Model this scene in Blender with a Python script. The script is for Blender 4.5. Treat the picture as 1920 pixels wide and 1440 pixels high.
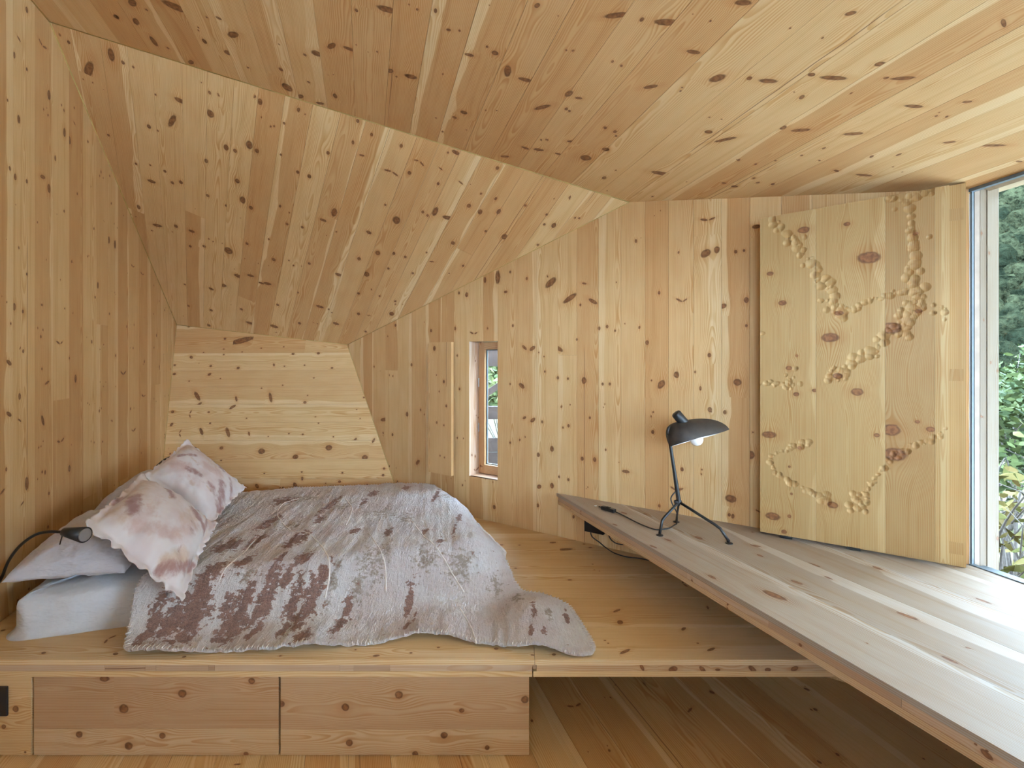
import bpy, bmesh, math, random
import numpy as np
from mathutils import Vector, Matrix, noise

# ------------------------------------------------------------------ clear
for o in list(bpy.data.objects):
    bpy.data.objects.remove(o, do_unlink=True)
sc = bpy.context.scene
COL = sc.collection
V3 = Vector

# ------------------------------------------------------------------ camera
F, HY, EYE = 950.0, 666.0, 1.49          # focal length in px, horizon row, eye height (1920x1440 frame)
PLAT = 0.37                               # top of the bed platform
DESK = 0.636                              # top of the desk
cam = bpy.data.cameras.new('camera')
cam.sensor_width = 36.0
cam.lens = F / 1920.0 * 36.0
cam.shift_y = (HY - 720.0) / 1920.0
cam.clip_start = 0.02
cam.clip_end = 2000
camo = bpy.data.objects.new('camera', cam)
camo.location = (0, 0, EYE)
camo.rotation_euler = (math.pi / 2, 0, 0)
COL.objects.link(camo)
sc.camera = camo

# ------------------------------------------------------------------ world, exposure
world = bpy.data.worlds.new('overcast_sky')
sc.world = world
world.use_nodes = True
bg = world.node_tree.nodes['Background']
bg.inputs['Color'].default_value = (0.56, 0.76, 1.0, 1)
bg.inputs['Strength'].default_value = 25.0
sc.view_settings.view_transform = 'Standard'
sc.view_settings.look = 'None'
sc.view_settings.exposure = 0.55
sc.view_settings.gamma = 1.0
sc.view_settings.use_curve_mapping = False
sc.cycles.max_bounces = 6
sc.cycles.diffuse_bounces = 5
sc.cycles.glossy_bounces = 2
sc.cycles.use_adaptive_sampling = True
sc.cycles.adaptive_threshold = 0.08
sc.cycles.adaptive_min_samples = 16
sc.cycles.use_denoising = True
sc.cycles.transparent_max_bounces = 12
sc.cycles.caustics_reflective = False
sc.cycles.caustics_refractive = False

# ------------------------------------------------------------------ room planes
# vertical planes X = a*Y + b ; sloped ones z = ax*X + ay*Y + c
LA, LB = -0.3253, -1.4583                # left wall
RA, RB = -1.4832, 4.936                  # right wall
WA, WB = -0.2737, 2.4373                 # window wall
YR = -1.7                                # wall behind the camera
def pl_vert(a, b): return (Vector((1, -a, 0)), b)
def pl_z(ax, ay, c): return (Vector((-ax, -ay, 1)), c)
P_LEFT, P_RIGHT, P_WIN = pl_vert(LA, LB), pl_vert(RA, RB), pl_vert(WA, WB)
P_MID, P_UP = pl_z(-0.1526, -0.7907, 4.7374), pl_z(-0.2432, -0.1252, 2.8821)
P_BACK = (Vector((0.0124, 1, -0.2867)), 3.7931)
P_REAR = (Vector((0, 1, 0)), YR)
def P_Z(z): return (Vector((0, 0, 1)), z)
def meet(*ps):
    M = Matrix([p[0] for p in ps])
    return M.inverted() @ Vector([p[1] for p in ps])
def ray(px, py): return Vector(((px - 960.0) / F, 1.0, -(py - HY) / F))
CAM = Vector((0, 0, EYE))
def hit(px, py, pl):
    r = ray(px, py)
    t = (pl[1] - pl[0].dot(CAM)) / pl[0].dot(r)
    return CAM + r * t
def at(px, py, Y): return CAM + ray(px, py) * Y

wd = Vector((-WA, -1, 0)).normalized()           # along the window toward the camera
wn = Vector((1, -WA, 0)).normalized()            # out through the window
WC = meet(P_WIN, P_RIGHT, P_Z(DESK))             # inner corner of the window at desk level
WIN_LEN = 3.3
RW = (-0.80, 1.90, 1.45, 2.36)                   # added rear opening for fill light x0,x1,z0,z1

# ------------------------------------------------------------------ node helper
class NT:
    def __init__(s, name):
        s.m = bpy.data.materials.new(name); s.m.use_nodes = True
        s.t = s.m.node_tree; s.t.nodes.clear()
        s.out = s.t.nodes.new('ShaderNodeOutputMaterial')
    def n(s, typ, **kw):
        nd = s.t.nodes.new(typ)
        for k, v in kw.items(): setattr(nd, k, v)
        return nd
    def put(s, sock, v):
        if isinstance(v, bpy.types.NodeSocket): s.t.links.new(v, sock)
        elif isinstance(v, (tuple, list)) and len(v) == 3 and sock.type == 'RGBA': sock.default_value = (*v, 1)
        else: sock.default_value = v
    def M(s, op, a, b=None, c=None):
        nd = s.n('ShaderNodeMath', operation=op)
        for i, v in enumerate((a, b, c)):
            if v is not None: s.put(nd.inputs[i], v)
        return nd.outputs[0]
    def comb(s, x, y, z=0.0):
        nd = s.n('ShaderNodeCombineXYZ')
        s.put(nd.inputs[0], x); s.put(nd.inputs[1], y); s.put(nd.inputs[2], z)
        return nd.outputs[0]
    def sep(s, v):
        nd = s.n('ShaderNodeSeparateXYZ'); s.put(nd.inputs[0], v); return nd.outputs
    def attr(s, name, out='Vector'):
        nd = s.n('ShaderNodeAttribute', attribute_name=name); return nd.outputs[out]
    def noise(s, vec, scale=1.0, detail=2.0, rough=0.5, dim='3D', out=0):
        nd = s.n('ShaderNodeTexNoise', noise_dimensions=dim)
        s.put(nd.inputs['Vector'], vec); nd.inputs['Scale'].default_value = scale
        nd.inputs['Detail'].default_value = detail; nd.inputs['Roughness'].default_value = rough
        return nd.outputs[out]
    def ss(s, x, a, b, lo=0.0, hi=1.0):
        nd = s.n('ShaderNodeMapRange', interpolation_type='SMOOTHSTEP')
        s.put(nd.inputs[0], x); s.put(nd.inputs[1], a); s.put(nd.inputs[2], b)
        s.put(nd.inputs[3], lo); s.put(nd.inputs[4], hi)
        return nd.outputs[0]
    def mix(s, f, a, b, blend='MIX'):
        nd = s.n('ShaderNodeMix', data_type='RGBA', blend_type=blend)
        s.put(nd.inputs[0], f); s.put(nd.inputs[6], a); s.put(nd.inputs[7], b)
        return nd.outputs[2]
    def bsdf(s, color, rough=0.6, spec=0.3, normal=None, **kw):
        b = s.n('ShaderNodeBsdfPrincipled')
        s.put(b.inputs['Base Color'], color); s.put(b.inputs['Roughness'], rough)
        b.inputs['Specular IOR Level'].default_value = spec
        for k, v in kw.items(): s.put(b.inputs[k], v)
        if normal is not None: s.t.links.new(normal, b.inputs['Normal'])
        s.t.links.new(b.outputs[0], s.out.inputs[0])
        return b
    def bump(s, h, strength=0.3, dist=0.002):
        b = s.n('ShaderNodeBump'); s.put(b.inputs['Height'], h)
        b.inputs['Strength'].default_value = strength; b.inputs['Distance'].default_value = dist
        return b.outputs[0]

def simple(name, color, rough=0.5, spec=0.4, var=0.0, scale=40.0, **kw):
    t = NT(name)
    c = color
    if var:
        co = t.n('ShaderNodeTexCoord').outputs['Object']
        nz = t.noise(co, scale, 3)
        c = t.mix(t.ss(nz, 0.3, 0.7), tuple(x * (1 - var) for x in color), tuple(min(1, x * (1 + var)) for x in color))
    t.bsdf(c, rough, spec, **kw)
    return t.m

# ------------------------------------------------------------------ pine
def pine_material(name, heart_a, heart_b, sapc, rough=0.55, ringc=(0.62, 0.40, 0.22), contrast=1.0, edge=False, spec=0.28):
    t = NT(name)
    uv = t.sep(t.n('ShaderNodeUVMap', uv_map='wood').outputs[0]); u, v = uv[0], uv[1]
    nv = t.sep(t.n('ShaderNodeUVMap', uv_map='nv').outputs[0])[0]
    seed = t.attr('seed', 'Fac'); tone = t.attr('tone', 'Fac'); sapt = t.attr('sap', 'Fac')
    par = t.sep(t.attr('ring'))           # pith offset, pith depth, crack v
    sz = t.M('MULTIPLY', seed, 91.7)
    kn_core = None; halo = None; push = None; darkring = None
    wob = t.noise(t.comb(t.M('MULTIPLY', u, 70.0), t.M('MULTIPLY', v, 70.0), sz), 1.0, 2.0)
    for i in (1, 2, 3):
        a = t.sep(t.attr('k%d' % i)); b = t.sep(t.attr('q%d' % i))
        du = t.M('SUBTRACT', u, a[0]); dv = t.M('SUBTRACT', v, a[1])
        ra = t.M('DIVIDE', t.M('ADD', t.M('MULTIPLY', du, b[0]), t.M('MULTIPLY', dv, b[1])), b[2])
        rb = t.M('SUBTRACT', t.M('MULTIPLY', dv, b[0]), t.M('MULTIPLY', du, b[1]))
        d = t.M('DIVIDE', t.M('SQRT', t.M('ADD', t.M('MULTIPLY', ra, ra), t.M('MULTIPLY', rb, rb))), t.M('MULTIPLY', a[2], 0.78))
        d = t.M('ADD', d, t.M('MULTIPLY', t.M('SUBTRACT', wob, 0.5), 0.45))
        core = t.ss(d, 0.80, 1.18, 1.0, 0.0)
        ring = t.M('MULTIPLY', core, t.ss(d, 0.55, 0.95))
        hl = t.ss(d, 0.9, 3.0, 1.0, 0.0)
        g = t.M('EXPONENT', t.M('MULTIPLY', t.M('ADD', t.M('POWER', t.M('DIVIDE', du, t.M('MULTIPLY', a[2], 3.6)), 2.0),
                                              t.M('POWER', t.M('DIVIDE', dv, t.M('MULTIPLY', a[2], 2.6)), 2.0)), -1.0))
        ps = t.M('MULTIPLY', t.M('MULTIPLY', dv, g), 0.85)
        kn_core = core if kn_core is None else t.M('MAXIMUM', kn_core, core)
        darkring = ring if darkring is None else t.M('MAXIMUM', darkring, ring)
        halo = hl if halo is None else t.M('MAXIMUM', halo, hl)
        push = ps if push is None else t.M('ADD', push, ps)
    vp = t.M('SUBTRACT', v, push)
    # growth rings: distance from a wandering pith
    slow = t.noise(t.comb(t.M('MULTIPLY', u, 1.1), t.M('MULTIPLY', vp, 4.0), sz), 1.0, 2.0)
    mid = t.noise(t.comb(t.M('MULTIPLY', u, 5.0), t.M('MULTIPLY', vp, 14.0), sz), 1.0, 1.0)
    dep = t.M('ADD', par[1], t.M('ADD', t.M('MULTIPLY', t.M('SUBTRACT', slow, 0.5), 0.075), t.M('MULTIPLY', t.M('SUBTRACT', mid, 0.5), 0.012)))
    off = t.M('SUBTRACT', vp, par[0])
    rr = t.M('SQRT', t.M('ADD', t.M('MULTIPLY', off, off), t.M('MULTIPLY', dep, dep)))
    ph = t.M('FRACT', t.M('DIVIDE', rr, 0.0058))
    lw = t.M('MULTIPLY', t.ss(ph, 0.25, 0.85), t.ss(ph, 0.93, 1.0, 1.0, 0.0))
    lw = t.M('MULTIPLY', lw, t.ss(mid, 0.25, 0.7, 0.45, 1.0))
    # fibres and streaks
    fib = t.noise(t.comb(t.M('MULTIPLY', u, 9.0), t.M('MULTIPLY', vp, 420.0), sz), 1.0, 1.0)
    stk = t.noise(t.comb(t.M('MULTIPLY', u, 0.9), t.M('MULTIPLY', vp, 45.0), sz), 1.0, 2.0, 0.6)
    heart = t.mix(t.ss(t.M('ADD', tone, t.M('MULTIPLY', t.M('SUBTRACT', stk, 0.5), 0.9)), 0.1, 0.9), heart_a, heart_b)
    edgev = t.M('ADD', nv, t.M('ADD', t.M('MULTIPLY', t.M('SUBTRACT', slow, 0.5), 0.75), t.M('MULTIPLY', push, 6.0)))
    sm = t.ss(edgev, sapt, t.M('ADD', sapt, 0.035))
    base = t.mix(sm, heart, sapc)
    base = t.mix(t.M('MULTIPLY', lw, 0.85 * contrast), base, t.mix(1.0, base, (0.80, 0.62, 0.43), 'MULTIPLY'))
    base = t.mix(t.M('MULTIPLY', t.ss(fib, 0.35, 0.75), 0.30 * contrast), base, t.mix(1.0, base, (0.86, 0.78, 0.68), 'MULTIPLY'))
    base = t.mix(t.M('MULTIPLY', t.ss(stk, 0.50, 0.75), 0.55), base, t.mix(1.0, base, (0.80, 0.66, 0.50), 'MULTIPLY'))
    # rare resin crack running with the grain
    cv = t.M('ABSOLUTE', t.M('SUBTRACT', t.M('ADD', v, t.M('MULTIPLY', t.M('SUBTRACT', mid, 0.5), 0.012)), par[2]))
    ckl = slow
    ck = t.M('MULTIPLY', t.ss(cv, 0.0008, 0.0026, 1.0, 0.0), t.ss(ckl, 0.48, 0.56))
    base = t.mix(t.M('MULTIPLY', ck, 0.8), base, (0.16, 0.065, 0.025))
    base = t.mix(t.M('MULTIPLY', halo, 0.30), base, t.mix(1.0, base, (0.80, 0.55, 0.36), 'MULTIPLY'))
    kc = t.mix(t.ss(wob, 0.35, 0.65), (0.250, 0.100, 0.036), (0.160, 0.060, 0.023))
    kc = t.mix(t.M('MULTIPLY', darkring, 0.75), kc, (0.075, 0.032, 0.015))
    base = t.mix(t.M('MULTIPLY', kn_core, t.M('ADD', 0.78, t.M('MULTIPLY', wob, 0.22))), base, kc)
    t.bsdf(base, rough, spec)
    return t.m

PINE = pine_material('pine', (0.625, 0.380, 0.172), (0.735, 0.517, 0.265), (0.775, 0.585, 0.330))
PINE_PALE = pine_material('pine_pale', (0.63, 0.43, 0.215), (0.70, 0.515, 0.285), (0.745, 0.585, 0.36))
PINE_DESK = pine_material('pine_desk', (0.36, 0.31, 0.255), (0.43, 0.39, 0.34), (0.50, 0.475, 0.44), contrast=1.3, rough=0.5, spec=0.3)
PINE_LAM = pine_material('pine_laminate', (0.52, 0.350, 0.205), (0.63, 0.465, 0.285), (0.68, 0.54, 0.35))
M_SUB = simple('backing_panel', (0.30, 0.20, 0.12), 0.8, 0.1, 0.1)
M_TRIM = simple('yellow_pine_bead', (0.44, 0.32, 0.10), 0.55, 0.3, 0.15, 20)
M_CORE = simple('laminate_core', (0.58, 0.37, 0.16), 0.7, 0.2, 0.15)
M_BLACK = simple('black_metal', (0.018, 0.018, 0.019), 0.42, 0.5, 0.2)
M_PLASTIC = simple('black_plastic', (0.016, 0.016, 0.018), 0.38, 0.5)
M_SHADE = simple('dark_bronze_lacquer', (0.040, 0.032, 0.026), 0.48, 0.45, 0.2, 30)
M_WHITE = simple('white_enamel', (0.86, 0.86, 0.86), 0.35, 0.5)
M_BULB = simple('opal_bulb', (0.93, 0.92, 0.90), 0.25, 0.5)
M_FLASH = simple('white_metal_flashing', (0.80, 0.82, 0.84), 0.4, 0.5)
M_SEAL = simple('grey_rubber_seal', (0.12, 0.15, 0.17), 0.45, 0.5, 0.1)
M_STEEL = simple('steel', (0.42, 0.42, 0.42), 0.35, 0.5, Metallic=0.9)
M_DARKWOOD = simple('dark_stained_timber', (0.030, 0.020, 0.016), 0.75, 0.2, 0.3, 12)
M_JAMB = simple('weathered_jamb', (0.34, 0.25, 0.19), 0.6, 0.3, 0.12, 15)

def glass_material():
    t = NT('window_glass')
    tr = t.n('ShaderNodeBsdfTransparent'); tr.inputs[0].default_value = (0.95, 0.97, 0.96, 1)
    gl = t.n('ShaderNodeBsdfGlossy'); gl.inputs['Roughness'].default_value = 0.0; gl.inputs[0].default_value = (0.9, 0.95, 1, 1)
    fr = t.n('ShaderNodeFresnel'); fr.inputs[0].default_value = 1.45
    mx = t.n('ShaderNodeMixShader')
    t.t.links.new(fr.outputs[0], mx.inputs[0]); t.t.links.new(tr.outputs[0], mx.inputs[1]); t.t.links.new(gl.outputs[0], mx.inputs[2])
    t.t.links.new(mx.outputs[0], t.out.inputs[0])
    return t.m
M_GLASS = glass_material()

# ------------------------------------------------------------------ object helpers
def tag(o, label, cat, group=None, kind=None):
    o['label'] = label
    if cat: o['category'] = cat
    if group: o['group'] = group
    if kind: o['kind'] = kind
    return o
def adopt(o, parent):
    """parent o without moving it (parents carry pure translations/rotations)"""
    if parent is not None:
        o.parent = parent
        o.matrix_parent_inverse = parent.matrix_basis.inverted()
def empty(name, loc=(0, 0, 0)):
    o = bpy.data.objects.new(name, None); o.empty_display_size = 0.1
    COL.objects.link(o); o.location = loc
    return o
def mesh_obj(name, verts, faces, mat, parent=None, smooth=False, origin=None):
    vs = [Vector(v) for v in verts]
    if origin is None:
        origin = sum(vs, Vector()) / len(vs)
    origin = Vector(origin)
    me = bpy.data.meshes.new(name)
    me.from_pydata([tuple(v - origin) for v in vs], [], faces)
    if mat: me.materials.append(mat)
    if smooth:
        for p in me.polygons: p.use_smooth = True
    me.update()
    o = bpy.data.objects.new(name, me); COL.objects.link(o); o.location = origin
    adopt(o, parent)
    return o
def bm_obj(name, bm, mat, parent=None, smooth=False):
    vs = [v.co.copy() for v in bm.verts]
    bm.verts.index_update()
    fs = [[v.index for v in f.verts] for f in bm.faces]
    bm.free()
    return mesh_obj(name, vs, fs, mat, parent, smooth)
def box_geo(o, ex, ey, ez, sx, sy, sz):
    """box spanned from corner o along unit vectors"""
    o = Vector(o); c = []
    for k in (0, 1):
        for j in (0, 1):
            for i in (0, 1):
                c.append(o + ex * sx * i + ey * sy * j + ez * sz * k)
    f = [(0, 2, 3, 1), (4, 5, 7, 6), (0, 1, 5, 4), (2, 6, 7, 3), (0, 4, 6, 2), (1, 3, 7, 5)]
    return c, f
EX, EY, EZ = Vector((1, 0, 0)), Vector((0, 1, 0)), Vector((0, 0, 1))
def box(name, o, ex, ey, ez, sx, sy, sz, mat, parent=None, bevel=0.0):
    c, f = box_geo(o, ex, ey, ez, sx, sy, sz)
    if bevel:
        bm = bmesh.new(); vs = [bm.verts.new(p) for p in c]
        for q in f: bm.faces.new([vs[i] for i in q])
        bmesh.ops.recalc_face_normals(bm, faces=bm.faces)
        bmesh.ops.bevel(bm, geom=list(bm.edges), offset=bevel, segments=2, affect='EDGES', profile=0.5)
        return bm_obj(name, bm, mat, parent)
    return mesh_obj(name, c, f, mat, parent)
def tube_geo(pts, rad, n=10, caps=True):
    pts = [Vector(p) for p in pts]
    if not isinstance(rad, (list, tuple)): rad = [rad] * len(pts)
    verts, faces = [], []
    nrm = None
    for i, p in enumerate(pts):
        d = (pts[min(i + 1, len(pts) - 1)] - pts[max(i - 1, 0)]).normalized()
        if nrm is None:
            nrm = d.orthogonal().normalized()
        else:
            nrm = (nrm - d * nrm.dot(d)).normalized()
        b = d.cross(nrm)
        for k in range(n):
            a = 2 * math.pi * k / n
            verts.append(p + (nrm * math.cos(a) + b * math.sin(a)) * rad[i])
    for i in range(len(pts) - 1):
        for k in range(n):
            k2 = (k + 1) % n
            faces.append((i * n + k, i * n + k2, (i + 1) * n + k2, (i + 1) * n + k))
    if caps:
        faces.append(tuple(range(n))[::-1]); faces.append(tuple((len(pts) - 1) * n + k for k in range(n)))
    return verts, faces
def tube(name, pts, rad, mat, parent=None, n=10):
    v, f = tube_geo(pts, rad, n)
    return mesh_obj(name, v, f, mat, parent, smooth=True)
def spline(pts, m=8):
    """Catmull-Rom through the points"""
    P = [Vector(p) for p in pts]; P = [P[0] * 2 - P[1]] + P + [P[-1] * 2 - P[-2]]
    out = []
    for i in range(1, len(P) - 2):
        for k in range(m):
            t = k / m
            a, b, c, d = P[i - 1], P[i], P[i + 1], P[i + 2]
            out.append(0.5 * ((2 * b) + (c - a) * t + (2 * a - 5 * b + 4 * c - d) * t * t + (3 * b - a - 3 * c + d) * t ** 3))
    out.append(P[-2]); return out

# ------------------------------------------------------------------ planks
def clip(poly, nx, ny, c):
    """keep the part of a 2D polygon where nx*x+ny*y <= c"""
    out = []
    for i in range(len(poly)):
        p, q = poly[i], poly[(i + 1) % len(poly)]
        dp, dq = nx * p[0] + ny * p[1] - c, nx * q[0] + ny * q[1] - c
        if dp <= 1e-9: out.append(p)
        if (dp < -1e-9 and dq > 1e-9) or (dp > 1e-9 and dq < -1e-9):
            s = dp / (dp - dq)
            out.append((p[0] + (q[0] - p[0]) * s, p[1] + (q[1] - p[1]) * s))
    return out if len(out) >= 3 else []
def area2(poly):
    return abs(sum(poly[i][0] * poly[(i + 1) % len(poly)][1] - poly[(i + 1) % len(poly)][0] * poly[i][1] for i in range(len(poly)))) / 2

FAR = (1000.0, 1000.0, 0.001)
def random_knots(rng, L, W, dens=1.0):
    ks = []; u = rng.uniform(0.02, 0.3)
    while u < L:
        typ = rng.random()
        if typ < 0.16:                                   # two spikes meeting like a moustache
            vc = rng.uniform(0.3, 0.7) * W
            for s in (-1, 1):
                if rng.random() < 0.8:
                    ang = s * rng.uniform(1.0, 1.35)
                    ln = rng.uniform(0.016, 0.028)
                    ks.append((u + math.cos(ang) * ln * 0.7, vc + math.sin(ang) * ln * 0.85, ln / 3.6, math.cos(ang), math.sin(ang), rng.uniform(2.6, 3.8)))
        else:
            for k in range(rng.choice((1, 1, 2, 2, 3))):
                r = rng.choice((0.0025, 0.003, 0.004, 0.004, 0.005, 0.006, 0.0075, 0.0095))
                ang = rng.uniform(-0.4, 0.4)
                ks.append((u + rng.uniform(-0.02, 0.02), rng.uniform(0.08, 0.92) * W, r, math.cos(ang), math.sin(ang), rng.uniform(1.0, 1.7)))
        u += rng.uniform(0.13, 0.42) / dens
    return ks

def set_board_attrs(me, polys_knots, seed, tone, sap, ring):
    nf = len(me.polygons)
    for nm, val in (('seed', seed), ('tone', tone), ('sap', sap)):
        a = me.attributes.new(nm, 'FLOAT', 'FACE'); a.data.foreach_set('value', [val] * nf)
    a = me.attributes.new('ring', 'FLOAT_VECTOR', 'FACE'); a.data.foreach_set('vector', list(ring) * nf)
    for i in range(3):
        kk, qq = [], []
        for ks in polys_knots:
            if i < len(ks):
                k = ks[i]; kk += [k[0], k[1], k[2]]; qq += [k[3], k[4], k[5]]
            else:
                kk += list(FAR); qq += [1, 0, 1]
        a = me.attributes.new('k%d' % (i + 1), 'FLOAT_VECTOR', 'FACE'); a.data.foreach_set('vector', kk)
        a = me.attributes.new('q%d' % (i + 1), 'FLOAT_VECTOR', 'FACE'); a.data.foreach_set('vector', qq)

def board_params(rng, W, tone=None, sap=None):
    seed = rng.random()
    tone = rng.uniform(0.0, 1.0) if tone is None else tone
    flip = rng.random() < 0.5
    if sap is None:
        sap = rng.uniform(0.62, 0.92) if rng.random() < 0.6 else 3.0
    ring = (rng.uniform(-0.06, W + 0.06), rng.uniform(0.008, 0.05), rng.uniform(0.1, 0.9) * W if rng.random() < 0.13 else 50.0)
    return seed, tone, sap, ring, flip

def plank(name, poly, O, U, Vv, N, th, rng, parent, mat, knots=None, dens=1.0, closed=False, tone=None, sap=None, proud=0.0, shift=None):
    """poly: 2D outline in (u,v) metres; O + U*u + Vv*v is the visible face, N points away from the viewer side"""
    us = [p[0] for p in poly]; vs = [p[1] for p in poly]
    u0, u1, v0, v1 = min(us), max(us), min(vs), max(vs)
    L, W = u1 - u0, v1 - v0
    ks = [] if dens <= 0 else random_knots(rng, L, W, dens)
    if knots:
        own = [(k[0] - u0, k[1] - v0, *k[2:]) for k in knots if u0 - 0.01 < k[0] < u1 + 0.01 and v0 - 0.004 < k[1] < v1 + 0.004]
        ks = own + [k for k in ks if all(abs(k[0] - q[0]) > 0.06 for q in own)]
    ks.sort()
    clusters = []
    for k in ks:
        if clusters and k[0] - clusters[-1][-1][0] < 0.05 and len(clusters[-1]) < 3: clusters[-1].append(k)
        else: clusters.append([k])
    cuts = [(clusters[i][-1][0] + clusters[i + 1][0][0]) / 2 + u0 for i in range(len(clusters) - 1)]
    edges = [u0 - 1] + cuts + [u1 + 1]
    verts, faces, pk, uvs = [], [], [], []
    seed, tone, sap, ring, flip = board_params(rng, W, tone, sap)
    base = O - N * proud
    def add(p3, uvl, kn):
        i = len(verts); verts.extend(p3); faces.append(tuple(range(i, i + len(p3)))); pk.append(kn); uvs.append(uvl)
    W3 = lambda p, d=0.0: base + U * p[0] + Vv * p[1] + N * d
    ccw = (U.cross(Vv)).dot(N) < 0
    def orient(p):
        s = sum(p[i][0] * p[(i + 1) % len(p)][1] - p[(i + 1) % len(p)][0] * p[i][1] for i in range(len(p)))
        return p if (s > 0) == ccw else p[::-1]
    poly = orient(list(poly))
    for i in range(len(edges) - 1):
        q = clip(clip(poly, -1, 0, -edges[i]), 1, 0, edges[i + 1])
        if len(q) >= 3 and area2(q) > 1e-7:
            add([W3(p) for p in q], [(p[0] - u0, p[1] - v0) for p in q], clusters[i] if clusters else [])
    for i in range(len(poly)):
        p, q = poly[i], poly[(i + 1) % len(poly)]
        if abs(p[0] - q[0]) + abs(p[1] - q[1]) < 1e-6: continue
        vo = 0.011 if abs(q[0] - p[0]) > abs(q[1] - p[1]) else 0.0
        add([W3(q), W3(p), W3(p, th), W3(q, th)], [(q[0] - u0, q[1] - v0), (p[0] - u0, p[1] - v0), (p[0] - u0 + 0.002, p[1] - v0 + th), (q[0] - u0 + 0.002, q[1] - v0 + th)], [])
    if closed:
        pr = poly[::-1]
        add([W3(p, th) for p in pr], [(p[0] - u0 + 3.3, p[1] - v0) for p in pr], [])
    origin = sum(verts, Vector()) / len(verts)
    me = bpy.data.meshes.new(name)
    me.from_pydata([tuple(v - origin) for v in verts], [], faces)
    l1 = me.uv_layers.new(name='wood'); l2 = me.uv_layers.new(name='nv')
    flat = [c for f in uvs for p in f for c in p]
    l1.data.foreach_set('uv', flat)
    fl2 = []
    for f in uvs:
        for p in f:
            w = min(1, max(0, p[1] / W)); fl2 += [1 - w if flip else w, 0.0]
    l2.data.foreach_set('uv', fl2)
    set_board_attrs(me, pk, seed, tone, sap, ring)
    me.materials.append(mat)
    o = bpy.data.objects.new(name, me); COL.objects.link(o); o.location = origin
    adopt(o, parent)
    return o

def frame_of(N, direction):
    U = (direction - N * direction.dot(N)).normalized()
    return U, N.cross(U).normalized()

def seams(rng, v0, v1, w, jit=0.12):
    s = [v0]
    while s[-1] < v1:
        s.append(s[-1] + w * rng.uniform(1 - jit, 1 + jit))
    return s

def board_face(parent, pts, outward, direction, width, seed, mat=None, th=0.02, px_knots=(), joints=0.3, dens=1.0, seam_list=None, gap=0.0006, name='plank', holes=None, jit=0.12, backing=True):
    """clad a planar polygon with planks; outward = away from the room"""
    mat = mat or PINE
    rng = random.Random(seed)
    N = outward.normalized(); O = Vector(pts[0])
    U, Vv = frame_of(N, direction)
    to2 = lambda p: ((Vector(p) - O).dot(U), (Vector(p) - O).dot(Vv))
    poly = [to2(p) for p in pts]
    v0, v1 = min(p[1] for p in poly), max(p[1] for p in poly)
    sm = seam_list(to2, v0, v1, rng) if callable(seam_list) else (seam_list or seams(rng, v0 - rng.uniform(0, width * .5), v1, width, jit))
    pl = (N, N.dot(O))
    kn = []
    for k in px_knots:
        p = to2(hit(k[0], k[1], pl)); Y = hit(k[0], k[1], pl).y
        r = k[2] * Y / F
        asp = k[3] if len(k) > 3 else 1.25; ang = math.radians(k[4]) if len(k) > 4 else 0.0
        kn.append((p[0], p[1], r, math.cos(ang), math.sin(ang), asp))
    hole = None
    if holes: hole = [to2(p) for p in holes]; hu0, hu1 = min(p[0] for p in hole), max(p[0] for p in hole); hv0, hv1 = min(p[1] for p in hole), max(p[1] for p in hole)
    for a, b in zip(sm[:-1], sm[1:]):
        q = clip(clip(poly, 0, -1, -(a + gap)), 0, 1, b - gap)
        if not q or area2(q) < 2e-4: continue
        pieces = [q]
        if hole and a < hv1 - 0.005 and b > hv0 + 0.005:
            pieces = [clip(q, 1, 0, hu0), clip(q, -1, 0, -hu1)]
        elif joints:
            u0, u1 = min(p[0] for p in q), max(p[0] for p in q)
            if u1 - u0 > 1.2 and rng.random() < joints:
                c = rng.uniform(u0 + 0.3, u1 - 0.3)
                pieces = [clip(q, 1, 0, c - gap * .5), clip(q, -1, 0, -(c + gap * .5))]
        for pc in pieces:
            if pc and area2(pc) > 2e-4:
                plank(name, pc, O, U, Vv, N, th, rng, parent, mat, kn, dens, proud=rng.uniform(0, 0.0007))
    return N, O, U, Vv, to2

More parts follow.
